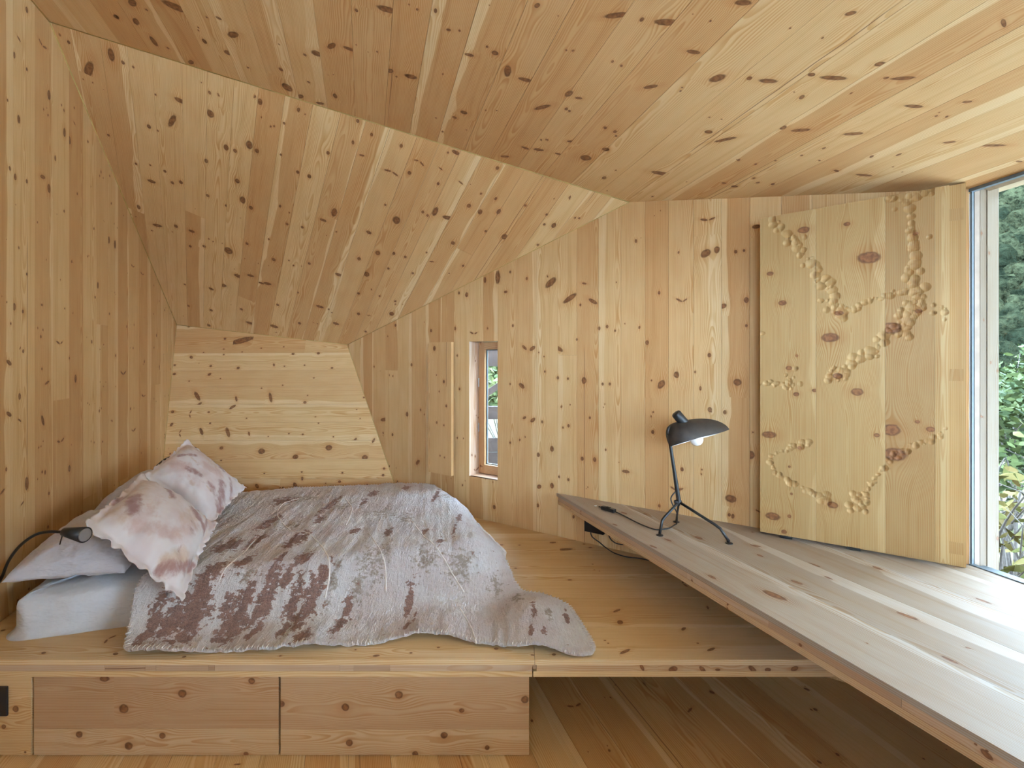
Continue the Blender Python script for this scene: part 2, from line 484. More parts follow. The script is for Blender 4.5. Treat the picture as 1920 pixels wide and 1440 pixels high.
def shell(name, pts, outward, off=0.02, th=0.08, grow=0.10, holes=None, keep=()):
    """backing panel behind the planks; parent of the planks"""
    N = outward.normalized(); c = sum((Vector(p) for p in pts), Vector()) / len(pts)
    big = []
    for p in pts:
        d = Vector(p) - c; big.append(Vector(p) + d.normalized() * (0.0 if any((p - k).length < 1e-6 for k in keep) else grow) + N * off)
    n = len(big)
    if holes:
        hc = sum((Vector(p) for p in holes), Vector()) / 4; hd0 = (Vector(holes[1]) - Vector(holes[0])).normalized()
        hb = [Vector(p) + N * off + hd0 * math.copysign(.022, (Vector(p) - hc).dot(hd0)) + EZ * math.copysign(.022, p.z - hc.z) for p in holes]
        verts = big + hb + [p + N * th for p in big] + [p + N * th for p in hb]
        m = len(hb); faces = []
        bm = bmesh.new()
        vs = [bm.verts.new(v) for v in big + hb]
        es = [bm.edges.new((vs[i], vs[(i + 1) % n])) for i in range(n)] + [bm.edges.new((vs[n + i], vs[n + (i + 1) % m])) for i in range(m)]
        bmesh.ops.triangle_fill(bm, use_beauty=True, edges=es)
        # the fill may cover the hole: drop faces inside it
        U = (Vector(holes[1]) - Vector(holes[0])).normalized(); W = N.cross(U)
        hs = [((p - hb[0]).dot(U), (p - hb[0]).dot(W)) for p in hb]
        a0, a1 = min(h[0] for h in hs), max(h[0] for h in hs); b0, b1 = min(h[1] for h in hs), max(h[1] for h in hs)
        for f in list(bm.faces):
            q = f.calc_center_median() - hb[0]
            if a0 < q.dot(U) < a1 and b0 < q.dot(W) < b1: bm.faces.remove(f)
        r = bmesh.ops.extrude_face_region(bm, geom=list(bm.faces))
        for g in r['geom']:
            if isinstance(g, bmesh.types.BMVert): g.co += N * th
        bmesh.ops.recalc_face_normals(bm, faces=bm.faces)
        return bm_obj(name, bm, M_SUB)
    verts = big + [p + N * th for p in big]
    faces = [tuple(range(n)), tuple(range(n, 2 * n))[::-1]] + [(i, i + n, (i + 1) % n + n, (i + 1) % n) for i in range(n)]
    return mesh_obj(name, verts, faces, M_SUB)

# ------------------------------------------------------------------ the room
Z0 = P_Z(0.0)
A = meet(P_LEFT, P_MID, P_UP); B = meet(P_LEFT, P_MID, P_BACK); C = meet(P_RIGHT, P_MID, P_BACK); D = meet(P_RIGHT, P_MID, P_UP)
LBK, RBK = meet(P_LEFT, P_BACK, Z0), meet(P_RIGHT, P_BACK, Z0)
RWF, RWT = meet(P_RIGHT, P_WIN, Z0), meet(P_RIGHT, P_WIN, P_UP)
WRF, WRT = meet(P_WIN, P_REAR, Z0), meet(P_WIN, P_REAR, P_UP)
LRF, LRT = meet(P_LEFT, P_REAR, Z0), meet(P_LEFT, P_REAR, P_UP)
N_LEFT = -P_LEFT[0].normalized(); N_RIGHT = P_RIGHT[0].normalized(); N_BACK = P_BACK[0].normalized()
N_MID = P_MID[0].normalized(); N_UP = P_UP[0].normalized()

def cr(crop, lst):
    """knots read off an enlarged crop: (x0, y0, factor), then x, y, r in crop pixels"""
    x0, y0, s = crop
    return [(x0 + k[0] / s, y0 + k[1] / s, k[2] / s, *k[3:]) for k in lst]
L1, L2, L3, L4, L5 = (0, 0, 3), (640, 0, 3), (1280, 0, 3), (0, 480, 3), (640, 480, 3)

wl = shell('wall_left', [LRF, LRT, A, B, LBK], N_LEFT)
tag(wl, 'left wall of upright knotty pine planks beside the pillows', 'wall', kind='structure')
kn_left = cr(L1, [(150, 55, 16, 1.4), (150, 390, 11), (275, 535, 20, 1.8), (105, 670, 17, 1.7), (362, 745, 16, 2), (392, 790, 16, 1.8), (85, 995, 15, 1.6), (150, 1020, 12), (240, 995, 14, 2.2, 80), (275, 1060, 20, 1.6), (80, 310, 12, 2), (418, 607, 7), (310, 890, 10, 2), (612, 1350, 15, 1.7), (646, 1375, 16, 1.9), (435, 1090, 8), (210, 1250, 6)]) + \
    cr(L4, [(80, 285, 16, 1.7), (128, 312, 11), (150, 102, 9), (60, 380, 8), (50, 600, 16, 2, -60), (110, 790, 15, 1.6), (50, 890, 15, 2.2, -60), (235, 275, 8, 1.6, 90), (240, 925, 16, 2.6, -20), (425, 690, 15, 2), (390, 1195, 16, 1.5), (150, 1280, 22, 2.2), (275, 1335, 10), (390, 575, 7), (615, 325, 8), (235, 635, 8), (35, 1200, 10, 1.5), (535, 232, 9), (550, 165, 12, 2), (650, 560, 8)])
board_face(wl, [LRF, LRT, A, B, LBK], N_LEFT, EZ, 0.150, 11, joints=0.3, px_knots=kn_left, dens=1.0)

# small window hole in the right wall
HW = [hit(x, y, P_RIGHT) for x, y in ((880, 893), (933, 900), (933, 640), (880, 640))]
hz0, hz1 = 0.650, 1.585
for i, p in enumerate(HW): p.z = hz0 if i < 2 else hz1
er = Vector((-RA, -1, 0)).normalized() * 1.0
er = (HW[1] - HW[0]).normalized()              # along the right wall towards the window corner
wr = shell('wall_right', [RBK, C, D, RWT, RWF], N_RIGHT, holes=HW, keep=(RWT, RWF))
tag(wr, 'right wall of upright pine planks with a narrow window opening', 'wall', kind='structure')
def right_seams(to2, v0, v1, rng):
    h = sorted([to2(HW[0])[1], to2(HW[1])[1]])
    s = [h[0], (h[0] + h[1]) / 2, h[1]]
    while s[-1] < v1: s.append(s[-1] + 0.141 * rng.uniform(0.9, 1.1))
    while s[0] > v0: s.insert(0, s[0] - 0.141 * rng.uniform(0.9, 1.1))
    return s
kn_right = cr(L5, [(950, 90, 8), (1043, 127, 9), (1178, 150, 24, 2.2, 55), (925, 202, 10, 1.5, 90), (965, 392, 9), (1160, 115, 6), (1285, 238, 18, 3.5, 60), (1345, 275, 8), (1415, 255, 13, 3, -60), (1030, 515, 10, 2.4, -50), (1075, 520, 14, 1.9, 60), (1225, 522, 14, 2.6, -60), (1450, 407, 11), (1495, 397, 10), (1540, 420, 7), (1325, 470, 8), (1720, 487, 13), (1788, 207, 10), (1145, 650, 7), (1218, 685, 10), (1275, 690, 8), (1365, 700, 19, 1.3), (1470, 720, 9), (1510, 720, 9), (1015, 730, 15, 1.8, -55), (950, 720, 6), (1885, 668, 19), (1800, 722, 22, 1.6, 35), (1745, 700, 6), (1030, 910, 9, 1.8, 60), (1078, 923, 13, 1.9, 55), (1130, 933, 9), (1398, 910, 8), (1278, 955, 10), (1247, 965, 7), (1752, 988, 8), (1108, 1118, 13), (1185, 1085, 16, 1.3), (1355, 1140, 12), (1425, 1145, 13), (1487, 1090, 7), (1113, 1297, 15, 1.3, 60), (1185, 1292, 16), (1600, 1212, 11, 2.6, 90), (1225, 1242, 8), (1277, 1258, 9), (1105, 1403, 11), (950, 1050, 7), (1788, 1405, 9), (370, 890, 12, 1.4), (430, 1160, 12, 2, 45), (240, 920, 13, 2.8, 80), (505, 420, 9), (640, 408, 10), (662, 208, 9), (705, 218, 14), (880, 120, 22, 2.2, 0), (808, 135, 12, 1.8), (652, 560, 7), (665, 748, 8), (395, 612, 10), (305, 390, 9), (288, 1005, 9), (860, 1412, 12), (318, 1275, 12), (695, 1430, 14)]) + \
    cr((1280, 300, 3), [(130, 525, 27, 1.4, 60), (193, 505, 20), (358, 788, 17), (228, 822, 17, 1.5, 70), (358, 932, 9), (150, 1098, 13), (308, 1250, 25, 1.1, 90), (100, 1285, 8, 2), (70, 1192, 7), (415, 375, 15, 2, 90), (240, 1418, 6), (160, 1415, 6)]) + \
    [(1408, 853, 8), (1213, 1000, 6), (1224, 810, 4), (1279, 880, 4), (1331, 768, 5), (1359, 773, 4), (1370, 935, 9, 1.4, 90)]
board_face(wr, [RBK, C, D, RWT, RWF], N_RIGHT, EZ, 0.141, 23, joints=0.25, seam_list=right_seams, holes=HW, px_knots=kn_right, dens=0.55)

wb = shell('wall_back', [LBK, B, C, RBK], N_BACK)
tag(wb, 'leaning back wall of horizontal pine planks behind the bed', 'wall', kind='structure')
BK = (280, 580, 3.84)
kn_back = cr(BK, [(285, 123, 10), (545, 212, 10), (665, 225, 26, 4.5, -15), (1035, 320, 11), (1217, 316, 12), (302, 345, 13, 1.3, 40), (536, 286, 6), (536, 326, 7), (391, 310, 5), (668, 307, 5), (806, 280, 5), (968, 270, 6), (442, 408, 10), (640, 422, 12), (897, 400, 9, 1.6, 70), (973, 410, 6), (1118, 402, 6), (1315, 422, 9), (433, 468, 12, 1.4, -30), (183, 402, 9), (180, 465, 12), (287, 517, 6), (808, 568, 6), (960, 546, 6), (512, 498, 5), (1185, 494, 6), (345, 625, 17, 3.0, 52), (360, 683, 11, 2.4, -40), (626, 645, 10, 2.6, 70), (600, 703, 12, 3, -35), (873, 635, 14, 3.4, 72), (1120, 670, 12), (1140, 620, 5), (1545, 635, 7), (1597, 640, 7), (168, 738, 12), (428, 740, 9), (438, 820, 8), (160, 830, 13, 1.4, -50), (700, 785, 6), (1196, 774, 5), (1218, 820, 6), (1518, 786, 5), (1493, 722, 5), (375, 880, 14, 2.6, 60), (565, 885, 16, 3, 65), (718, 895, 9, 2.2, 70), (856, 916, 5), (1005, 895, 7), (1105, 900, 8), (1325, 918, 6), (1482, 940, 11, 2, -60), (1614, 945, 10, 2.4, -65), (519, 998, 14), (517, 1088, 7), (808, 1022, 25), (1052, 1062, 21), (1292, 996, 25), (1552, 1067, 22), (828, 1182, 7), (1098, 1171, 7), (1101, 1218, 10, 1.8, 80), (1390, 1177, 8), (1690, 1146, 10), (1683, 1194, 11), (775, 1272, 14, 1.7, 50), (1050, 1268, 17, 1.8, 60), (1370, 1240, 12), (1575, 1272, 13, 1.7, 50), (1270, 1252, 5)])
board_face(wb, [LBK, B, C, RBK], N_BACK, EX, 0.142, 35, joints=0.3, px_knots=kn_back, dens=0.0001, jit=0.07)

mc = shell('ceiling', [A, B, C, D], N_MID)
tag(mc, 'steep sloping ceiling facet of pine planks falling towards the bed', 'ceiling', kind='structure')
kn_mid = cr(L1, [(625, 308, 22, 2.2), (692, 352, 12), (500, 390, 26, 3, 20), (838, 712, 14), (888, 735, 7), (875, 532, 7), (1015, 567, 18, 2.2, 90), (968, 680, 18, 3.6, 20), (1183, 640, 24, 1.3), (1463, 572, 16, 1.6), (1598, 693, 9), (1272, 830, 17, 1.5), (1322, 848, 13), (1402, 815, 22, 1.6), (1445, 848, 14), (1580, 870, 8), (1675, 968, 12), (1740, 992, 14), (928, 963, 11), (765, 922, 9), (853, 1020, 14, 2, 80), (970, 1028, 11), (1018, 1025, 13), (1160, 905, 12, 1.6), (1335, 1018, 16), (1168, 1100, 11), (1365, 1125, 20, 1.6), (1412, 1168, 14), (1272, 1157, 9), (885, 1268, 14, 2.4, 70), (990, 1272, 13), (1078, 1300, 13, 1.6, 80), (1615, 1260, 10), (1700, 1278, 10), (1880, 1195, 20, 2), (1818, 1238, 12, 2, 80), (1285, 1410, 28, 1.2), (1390, 1370, 10), (1070, 1385, 10), (1148, 1385, 11), (780, 1165, 13, 1.6), (1845, 860, 12), (1512, 1345, 7), (610, 760, 9)]) + \
    cr(L2, [(92, 680, 12), (170, 757, 10), (337, 820, 12), (383, 972, 13), (600, 858, 7), (645, 858, 15, 2, 90), (878, 945, 12), (718, 1157, 14), (780, 1192, 16, 1.4), (885, 1190, 14, 1.8), (310, 1238, 27, 1.3), (155, 1307, 14, 1.4, 90), (458, 1192, 10), (485, 1212, 9), (528, 1190, 18, 2.4), (600, 1225, 18, 2.2, 70), (628, 1367, 14), (918, 1332, 20, 1.3), (812, 1300, 9), (1105, 1377, 9), (1142, 1262, 9), (1155, 1207, 9), (1195, 1268, 16, 1.5), (1315, 1225, 7), (1338, 1227, 7), (205, 1422, 17), (545, 1033, 10), (248, 1152, 8), (295, 1425, 12)]) + \
    cr(L4, [(1060, 280, 9), (1188, 185, 12, 1.5, 90), (1255, 165, 16, 1.6, 60), (1345, 115, 18, 2, 90), (1410, 110, 12, 2, 70), (1470, 152, 10, 2, 80), (1505, 155, 14, 2, 70), (1188, 305, 11), (1358, 300, 10), (1562, 275, 10), (1675, 205, 8), (1540, 20, 13), (1740, 42, 10), (1905, 105, 16, 1.6, 80), (1800, 285, 14, 2, 80), (1850, 300, 8), (1540, 395, 16, 2, 80), (1685, 378, 11), (1410, 378, 14, 2.4, 80), (1175, 390, 12), (1040, 160, 7), (1890, 380, 14, 1.6, 80)]) + \
    cr(L5, [(100, 15, 13), (142, 102, 20), (97, 210, 10), (215, 225, 7), (97, 325, 12), (283, 325, 17, 1.3), (137, 425, 9), (265, 70, 9), (402, 97, 9), (685, 55, 9), (360, 5, 10)])
MIDDIR = (ray(392, 1270)).normalized()
board_face(mc, [A, B, C, D], N_MID, MIDDIR, 0.128, 47, joints=0.3, px_knots=kn_mid, dens=0.35)

uc = shell('ceiling', [A, D, RWT, WRT, LRT], N_UP)
tag(uc, 'upper ceiling facet of long pine planks rising over the room from the window', 'ceiling', kind='structure')
kn_up = cr(L1, [(655, 95, 18, 1.5, 30), (985, 38, 40, 2.2, 90), (765, 120, 20, 2.2, 20), (1230, 102, 14, 1.4, 90), (1285, 297, 26, 1.3, 50), (1310, 195, 26, 2.2, 40), (1150, 232, 16, 1.6), (865, 232, 18, 3), (945, 270, 9), (1580, 390, 16), (1615, 492, 36, 1.3), (1780, 300, 30, 1.3, 60), (1715, 308, 12), (1865, 258, 20, 2.6, 30), (1690, 542, 18, 2, 30), (1885, 540, 16, 1.7), (745, 15, 24, 2.2, 30), (1163, 97, 7), (825, 55, 9), (1075, 350, 16, 2.2, 30), (1800, 580, 16, 2, 60)]) + \
    cr(L2, [(85, 58, 13), (255, 52, 30, 2.4, 75), (275, 398, 20, 1.5, 30), (390, 430, 25, 1.9, 70), (310, 430, 8), (603, 167, 13, 1.4, 60), (665, 172, 9), (820, 262, 10), (865, 297, 22, 1.2, 70), (45, 275, 18, 2.4, 85), (690, 632, 21, 1.2, 70), (637, 660, 13, 1.3, 80), (935, 400, 26, 2.4, -10), (1040, 450, 20, 3, 75), (720, 308, 16, 2.2, 70), (1280, 527, 22, 1.9, 10), (1335, 552, 12, 2.2, 60), (1375, 888, 34, 1.2, 40), (1488, 840, 21, 1.3, 40), (1110, 842, 16, 2.4, 60), (1035, 832, 14, 2, 85), (1130, 603, 18, 4, 35), (1740, 488, 18, 3, 40), (1830, 125, 30, 3, 60), (1690, 110, 14, 1.6), (1478, 1000, 14, 1.6), (1218, 865, 12, 1.8, 70), (1290, 795, 12, 2.4, 50), (1800, 975, 24, 3, 65), (1550, 85, 24, 4.2, 50), (570, 740, 8), (1750, 1105, 8), (920, 880, 14, 2.4, 50), (530, 60, 12, 2)]) + \
    cr(L3, [(340, 15, 24, 2.4, 60), (195, 440, 32, 1.9, 25), (375, 440, 17), (480, 455, 22, 2.8, 60), (945, 75, 18, 2, 40), (145, 742, 20, 1.4, 60), (565, 718, 18, 1.5, 0), (665, 732, 18, 3.4, 45), (725, 420, 18, 1.4, 60), (850, 438, 22, 4, 60), (1110, 360, 22, 1.6, 40), (1145, 438, 11, 1.6, 40), (1240, 440, 18, 4, 50), (1300, 597, 17, 3.4, 60), (960, 752, 18, 3.4, 45), (1600, 572, 12, 2.4, 45), (865, 960, 12, 1.6, 80), (1020, 985, 13, 4, 60), (232, 1030, 11, 1.4, 60), (292, 1048, 14, 1.7, 50), (1745, 818, 14, 5, 50), (522, 903, 7), (605, 158, 7), (60, 292, 20, 2.4, 70), (795, 833, 8, 2), (1893, 908, 10, 2, 60), (1215, 870, 9, 2.4), (240, 785, 16, 5, 30), (1500, 800, 12, 3, 40)])
board_face(uc, [A, D, RWT, WRT, LRT], N_UP, Vector((WA, 1, 0)), 0.150, 58, joints=0.35, px_knots=kn_up, dens=0.5)

fl = shell('floor', [LRF, LBK, RBK, RWF, WRF], -EZ)
tag(fl, 'pine plank floor below the bed platform', 'floor', kind='structure')
board_face(fl, [LRF, LBK, RBK, RWF, WRF], -EZ, Vector((LA, 1, 0)), 0.16, 61, joints=0.3, dens=0.6)

# wall below the big window, and the window itself
SILL = DESK - 0.065
ww = shell('wall_window', [RWF, RWF + EZ * SILL, WRF + EZ * SILL, WRF], wn, grow=0.0)
tag(ww, 'low pine wall under the large window behind the desk', 'wall', kind='structure')
board_face(ww, [RWF, RWF + EZ * SILL, WRF + EZ * SILL, WRF], wn, EZ, 0.15, 71, dens=0.6, joints=0)

# wall behind the camera with an unseen glazed opening added for fill light
REARHOLE = [V3((RW[0], YR, RW[2])), V3((RW[1], YR, RW[2])), V3((RW[1], YR, RW[3])), V3((RW[0], YR, RW[3]))]
wf = shell('wall_front', [WRF, WRT, LRT, LRF], -EY, holes=REARHOLE)
tag(wf, 'pine plank wall around the added glazed opening behind the viewer', 'wall', kind='structure')
def rear_seams(to2, v0, v1, rng):
    h = sorted([to2(REARHOLE[0])[1], to2(REARHOLE[1])[1]])
    n = 18; s = [h[0] + (h[1] - h[0]) * i / n for i in range(n + 1)]
    while s[-1] < v1: s.append(s[-1] + 0.15)
    while s[0] > v0: s.insert(0, s[0] - 0.15)
    return s
board_face(wf, [WRF, WRT, LRT, LRF], -EY, EZ, 0.15, 83, seam_list=rear_seams, holes=REARHOLE, joints=0)
fill_win = empty('fill_window', ((RW[0] + RW[1]) / 2, YR - 0.05, RW[2]))
tag(fill_win, 'added glazed opening behind the viewer letting in fill light', 'window', kind='structure')
for x in (RW[0], (RW[0] + RW[1]) / 2 - 0.03, RW[1] - 0.06):
    box('frame', (x, YR - 0.09, RW[2]), EX, EY, EZ, 0.06, 0.06, RW[3] - RW[2], M_JAMB, fill_win)
for z in (RW[2], RW[3] - 0.06):
    box('frame', (RW[0], YR - 0.085, z), EX, EY, EZ, RW[1] - RW[0], 0.05, 0.06, M_JAMB, fill_win)
mesh_obj('pane', REARHOLE and [p - EY * 0.06 for p in REARHOLE], [(0, 1, 2, 3)], M_GLASS, fill_win)

# thin beads along the facet joints
tn = 0
def bead(p, q, w, label):
    global tn
    tn += 1
    o = tube('trim_%d' % tn, [p, q], w, M_TRIM, None, 6)
    tag(o, label, 'trim', kind='structure')
bead(A, B, 0.0045, 'thin yellow bead along the joint of left wall and sloping ceiling')
bead(LRT, A, 0.0045, 'thin yellow bead along the joint of left wall and upper ceiling')
bead(A, D, 0.0032, 'thin yellow bead along the ridge between the two ceiling facets')
bead(B, C, 0.0032, 'thin yellow bead between back wall and sloping ceiling')
bead(B, LBK + (B - LBK) * 0.27, 0.0032, 'thin yellow bead between left wall and back wall')
bead(C, D, 0.0025, 'thin yellow bead between right wall and sloping ceiling')
bead(C, RBK + (C - RBK) * 0.27, 0.0025, 'thin yellow bead between back wall and right wall')

# ------------------------------------------------------------------ large window
w1 = empty('window_1', WC)
tag(w1, 'large frameless window on the right looking at the forested mountain', 'window', kind='structure')
ztop = RWT.z
def wpt(s, d, z): return Vector((WC.x, WC.y, z)) + wd * s + wn * d
def ceil_z(p): return P_UP[1] + (-P_UP[0].x) * p.x + (-P_UP[0].y) * p.y
g0, g1 = wpt(-0.01, 0.012, DESK - 0.05), wpt(WIN_LEN + .45, 0.012, DESK - 0.05)
g2, g3 = g1.copy(), g0.copy(); g2.z = ceil_z(g1) + 0.06; g3.z = ceil_z(g0) + 0.06
mesh_obj('pane', [g0, g1, g2, g3], [(0, 1, 2, 3)], M_GLASS, w1)
# bottom channel: two stepped grey profiles along the sill, and a dark gasket under the ceiling
box('sill_channel', wpt(0.0, -0.012, DESK + 0.0006), wd, wn, EZ, WIN_LEN, 0.022, 0.004, M_SEAL, w1)
box('sill_flashing', wpt(0.0, 0.016, DESK - 0.06), wd, wn, EZ, WIN_LEN, 0.05, 0.052, M_SEAL, w1)
tg = (g2 - g3).normalized(); tp = wpt(-0.005, -0.006, 0); tp.z = ceil_z(tp) - 0.014
box('head_gasket', tp, tg, wn, EZ, WIN_LEN, 0.020, 0.013, M_SEAL, w1)
hh = ztop - DESK
# jamb at the inner corner: white flashing strip with screws, then stepped timber outside the glass
fls = box('corner_flashing', wpt(-0.028, -0.004, DESK), wd, wn, EZ, 0.026, 0.008, hh - 0.02, M_FLASH, w1)
for py in (384, 595, 812, 1022):
    q = hit(1810, py, (wn, wn.dot(wpt(0, -0.004, 0))))
    v, f = tube_geo([q, q - wn * 0.0015], 0.0035, 8); mesh_obj('screw', v, f, M_BLACK, fls)
box('jamb_gasket', wpt(-0.002, -0.002, DESK), wd, wn, EZ, 0.006, 0.012, hh - 0.005, M_SEAL, w1)
box('jamb', wpt(-0.05, 0.014, DESK - 0.06), wd, wn, EZ, 0.054, 0.030, hh + .1, M_JAMB, w1)
rj = random.Random(5)
PINE_OUT = pine_material('pine_weathered', (0.22, 0.170, 0.12), (0.25, 0.20, 0.145), (0.27, 0.22, 0.165))
def post(name, s0, d0, sw, dw, z0, z1, mat, tone):
    O = wpt(s0 + sw, d0, z0)
    # visible face looks toward the camera side (+wd); board runs upward
    return plank(name, [(0, 0), (z1 - z0, 0), (z1 - z0, dw), (0, dw)], O, EZ, wn, -wd, sw, rj, w1, mat, None, 0.5, True, tone=tone, sap=3.0)
post('jamb_post', -0.07, 0.044, 0.075, 0.036, DESK - 0.3, ztop + 0.1, PINE_OUT, 0.2)
post('outer_post', -0.09, 0.080, 0.098, 0.066, DESK - 0.5, ztop + 0.12, PINE_OUT, 0.9)
# overhangs added outside both glazed walls to cut direct sky light
def shade_eave(name, a, b, out, w, label):
    p = [a + EZ * .03, b + EZ * .03, b + out * w + EZ * .03, a + out * w + EZ * .03]
    v = p + [q + EZ * .12 for q in p]
    o = mesh_obj(name, v, [(0, 1, 2, 3), (7, 6, 5, 4), (0, 4, 5, 1), (1, 5, 6, 2), (2, 6, 7, 3), (3, 7, 4, 0)], M_SHADE_EAVE)
    return tag(o, label, 'shade_overhang', kind='structure')
M_SHADE_EAVE = simple('shade_eave_boards', (0.50, 0.37, 0.24), .7, .2, .1, 10)
ea, eb = wpt(.24, .0, 0), wpt(WIN_LEN + 1.6, .0, 0); ea.z = ceil_z(ea); eb.z = ceil_z(eb)
shade_eave('shade_overhang', ea, eb, wn, 3.6, 'added overhang out of view, shading the large window')
ec, ed = wpt(-.5, .0, 0), wpt(.24, .0, 0); ec.z = ceil_z(ec); ed.z = ceil_z(ed)
shade_eave('shade_overhang', ec, ed, wn, .26, 'added narrow overhang shading the corner post of the large window')
ra, rb = Vector((-1.6, YR - .02, 0)), Vector((3.4, YR - .02, 0)); ra.z = ceil_z(ra); rb.z = ceil_z(rb)
shade_eave('shade_overhang', ra, rb, -EY, 3.6, 'added unseen overhang shading the glazing behind the viewer')

# ------------------------------------------------------------------ bed platform
LAYER = (0.019, 0.0225, 0.0205)
YF = 1.862
plat = empty('bed_platform', (-0.2, YF, PLAT - sum(LAYER)))
tag(plat, 'low pine sleeping platform with laminated front edge under the bed', 'platform')
rp = random.Random(101)
psm = [YF, 2.087, 2.342, 2.591, 2.839, 3.18, 3.43, 3.66, 3.895]
JX = 0.084
def xl(y): return LA * y + LB + 0.002
def xr(y): return min(RA * y + RB, WA * y + WB) - 0.004
kn_plat = cr((960, 880, 3), [(230, 412, 18, 1.7, 10), (300, 450, 26, 2.6, 10), (325, 622, 11, 1.8, 0), (590, 795, 14, 3.2, 35), (608, 860, 26, 1.4, 70), (523, 962, 8), (541, 978, 8), (635, 1025, 18, 3.6, 35), (965, 897, 16, 2.4, 50), (1045, 978, 9), (1120, 1013, 16, 3, 30), (20, 556, 9), (42, 426, 9), (120, 1045, 9), (440, 440, 10, 1.6, 10), (405, 420, 9)]) + \
    cr((0, 1160, 3.5556), [(290, 228, 18, 1.6, -30), (770, 235, 20, 1.6, -25), (1228, 254, 17, 1.2)]) + \
    cr((500, 1160, 3.5556), [(730, 247, 20, 1.8, 10), (962, 228, 13), (592, 207, 9), (1145, 192, 12), (1530, 200, 18, 1.4), (1768, 242, 10)])
def plat_knots():
    out = []
    for k in kn_plat:
        p = hit(k[0], k[1], P_Z(PLAT)); r = k[2] * p.y / F
        a = math.radians(k[4]) if len(k) > 4 else 0
        out.append((p.x, p.y, r * 0.8, math.cos(a), math.sin(a), k[3] if len(k) > 3 else 1.3))
    return out
PK = plat_knots()
for i in range(len(psm) - 1):
    a, b = psm[i] + 0.0012, psm[i + 1] - 0.0012
    Lp = [(xl(a), a), (JX - .0008, a), (JX - .0008, b), (xl(b), b)]
    Rp = [(JX + .0008, a), (xr(a), a), (xr(b), b), (JX + .0008, b)]
    if xr(b) < JX + .05 or True:
        if i < 2:
            plank('plank', Lp, V3((0, 0, PLAT)), EX, EY, -EZ, LAYER[0], rp, plat, PINE_PALE, PK, 0.4, False, tone=rp.uniform(.4, 1))
            plank('plank', Rp, V3((0, 0, PLAT)), EX, EY, -EZ, LAYER[0], rp, plat, PINE_PALE, PK, 0.4, False, tone=rp.uniform(.3, .9))
        else:
            plank('plank', [(xl(a), a), (xr(a), a), (xr(b), b), (xl(b), b)], V3((0, 0, PLAT)), EX, EY, -EZ, LAYER[0], rp, plat, PINE_PALE, PK, 0.4, False)
# core of the slab (middle layer behind the edge blocks) and bottom layer
zc = PLAT - LAYER[0]
yb = psm[-1] - .02
core_pts = [V3((xl(YF + .06), YF + .06, 0)), V3((xr(YF + .06), YF + .06, 0)), V3((xr(2.06), 2.06, 0)), V3((xr(yb), yb, 0)), V3((xl(yb), yb, 0))]
vv = [p + EZ * (zc - 0.0005) for p in core_pts] + [p + EZ * (zc - LAYER[1] - LAYER[2]) for p in core_pts]
n = len(core_pts)
mesh_obj('core', vv, [tuple(range(n)), tuple(range(n, 2 * n))[::-1]] + [(i, i + n, (i + 1) % n + n, (i + 1) % n) for i in range(n)], PINE_LAM and M_CORE, plat)
pxs = [-200, 196, 272, 292, 391, 402, 637, 663, 731, 838, 998]
def strip(parent, x0, x1, z0, z1, y, rng, mat, name='edge_block', depth=0.062, tone=None, sap=3.0, knots=None, dens=0.0):
    return plank(name, [(x0, z0), (x1, z0), (x1, z1), (x0, z1)], V3((0, y, 0)), EX, EZ, EY, depth, rng, parent, mat, knots, dens, True, tone=tone, sap=sap)
X = lambda px, y: (px - 960) / F * y
zb1 = zc - LAYER[1]; zb2 = zb1 - LAYER[2]
PINE_END = pine_material('pine_end_grain', (0.42, 0.285, 0.185), (0.58, 0.43, 0.30), (0.62, 0.47, 0.33), contrast=0.7)
for p, q in zip(pxs[:-1], pxs[1:]):
    strip(plat, max(X(p, YF), xl(YF)) + .0005, X(q, YF) - .0005, zb1, zc, YF + 0.0012, rp, PINE_END, tone=0.05 if (p, q) == (391, 402) else rp.uniform(.35, 1))
strip(plat, xl(YF), X(998, YF) - .0006, zb2, zb1 - .0004, YF, rp, PINE_PALE, 'edge_strip', tone=.9)
ek = []
for px, py, r, asp, an in ((1204, 1252, 5, 2.2, -60), (1262, 1255, 9, 1.5, 10), (1318, 1256, 6, 2.4, -45), (1411, 1255, 7, 2.2, -40), (1440, 1256, 6, 1.6, 0), (1490, 1254, 7, 1.6, 20), (1506, 1241, 3, 1.2, 0), (1346, 1256, 4, 2, 0)):
    p = hit(px, py, (EY, YF)); ek.append((p.x, p.z, r * YF / F * 0.8, math.cos(math.radians(an)), math.sin(math.radians(an)), asp))
strip(plat, X(1006, YF), xr(YF + .07), zb1, zc, YF + 0.0008, rp, PINE_LAM, 'edge_strip', tone=.5, knots=ek, dens=0.0)
strip(plat, X(1000, YF), xr(YF + .07), zb2, zb1 - .0004, YF, rp, PINE_PALE, 'edge_strip', tone=.8)
strip(plat, X(999, YF), X(1005, YF), zb1 + .008, zc, YF + .0005, rp, PINE_END, tone=.2)

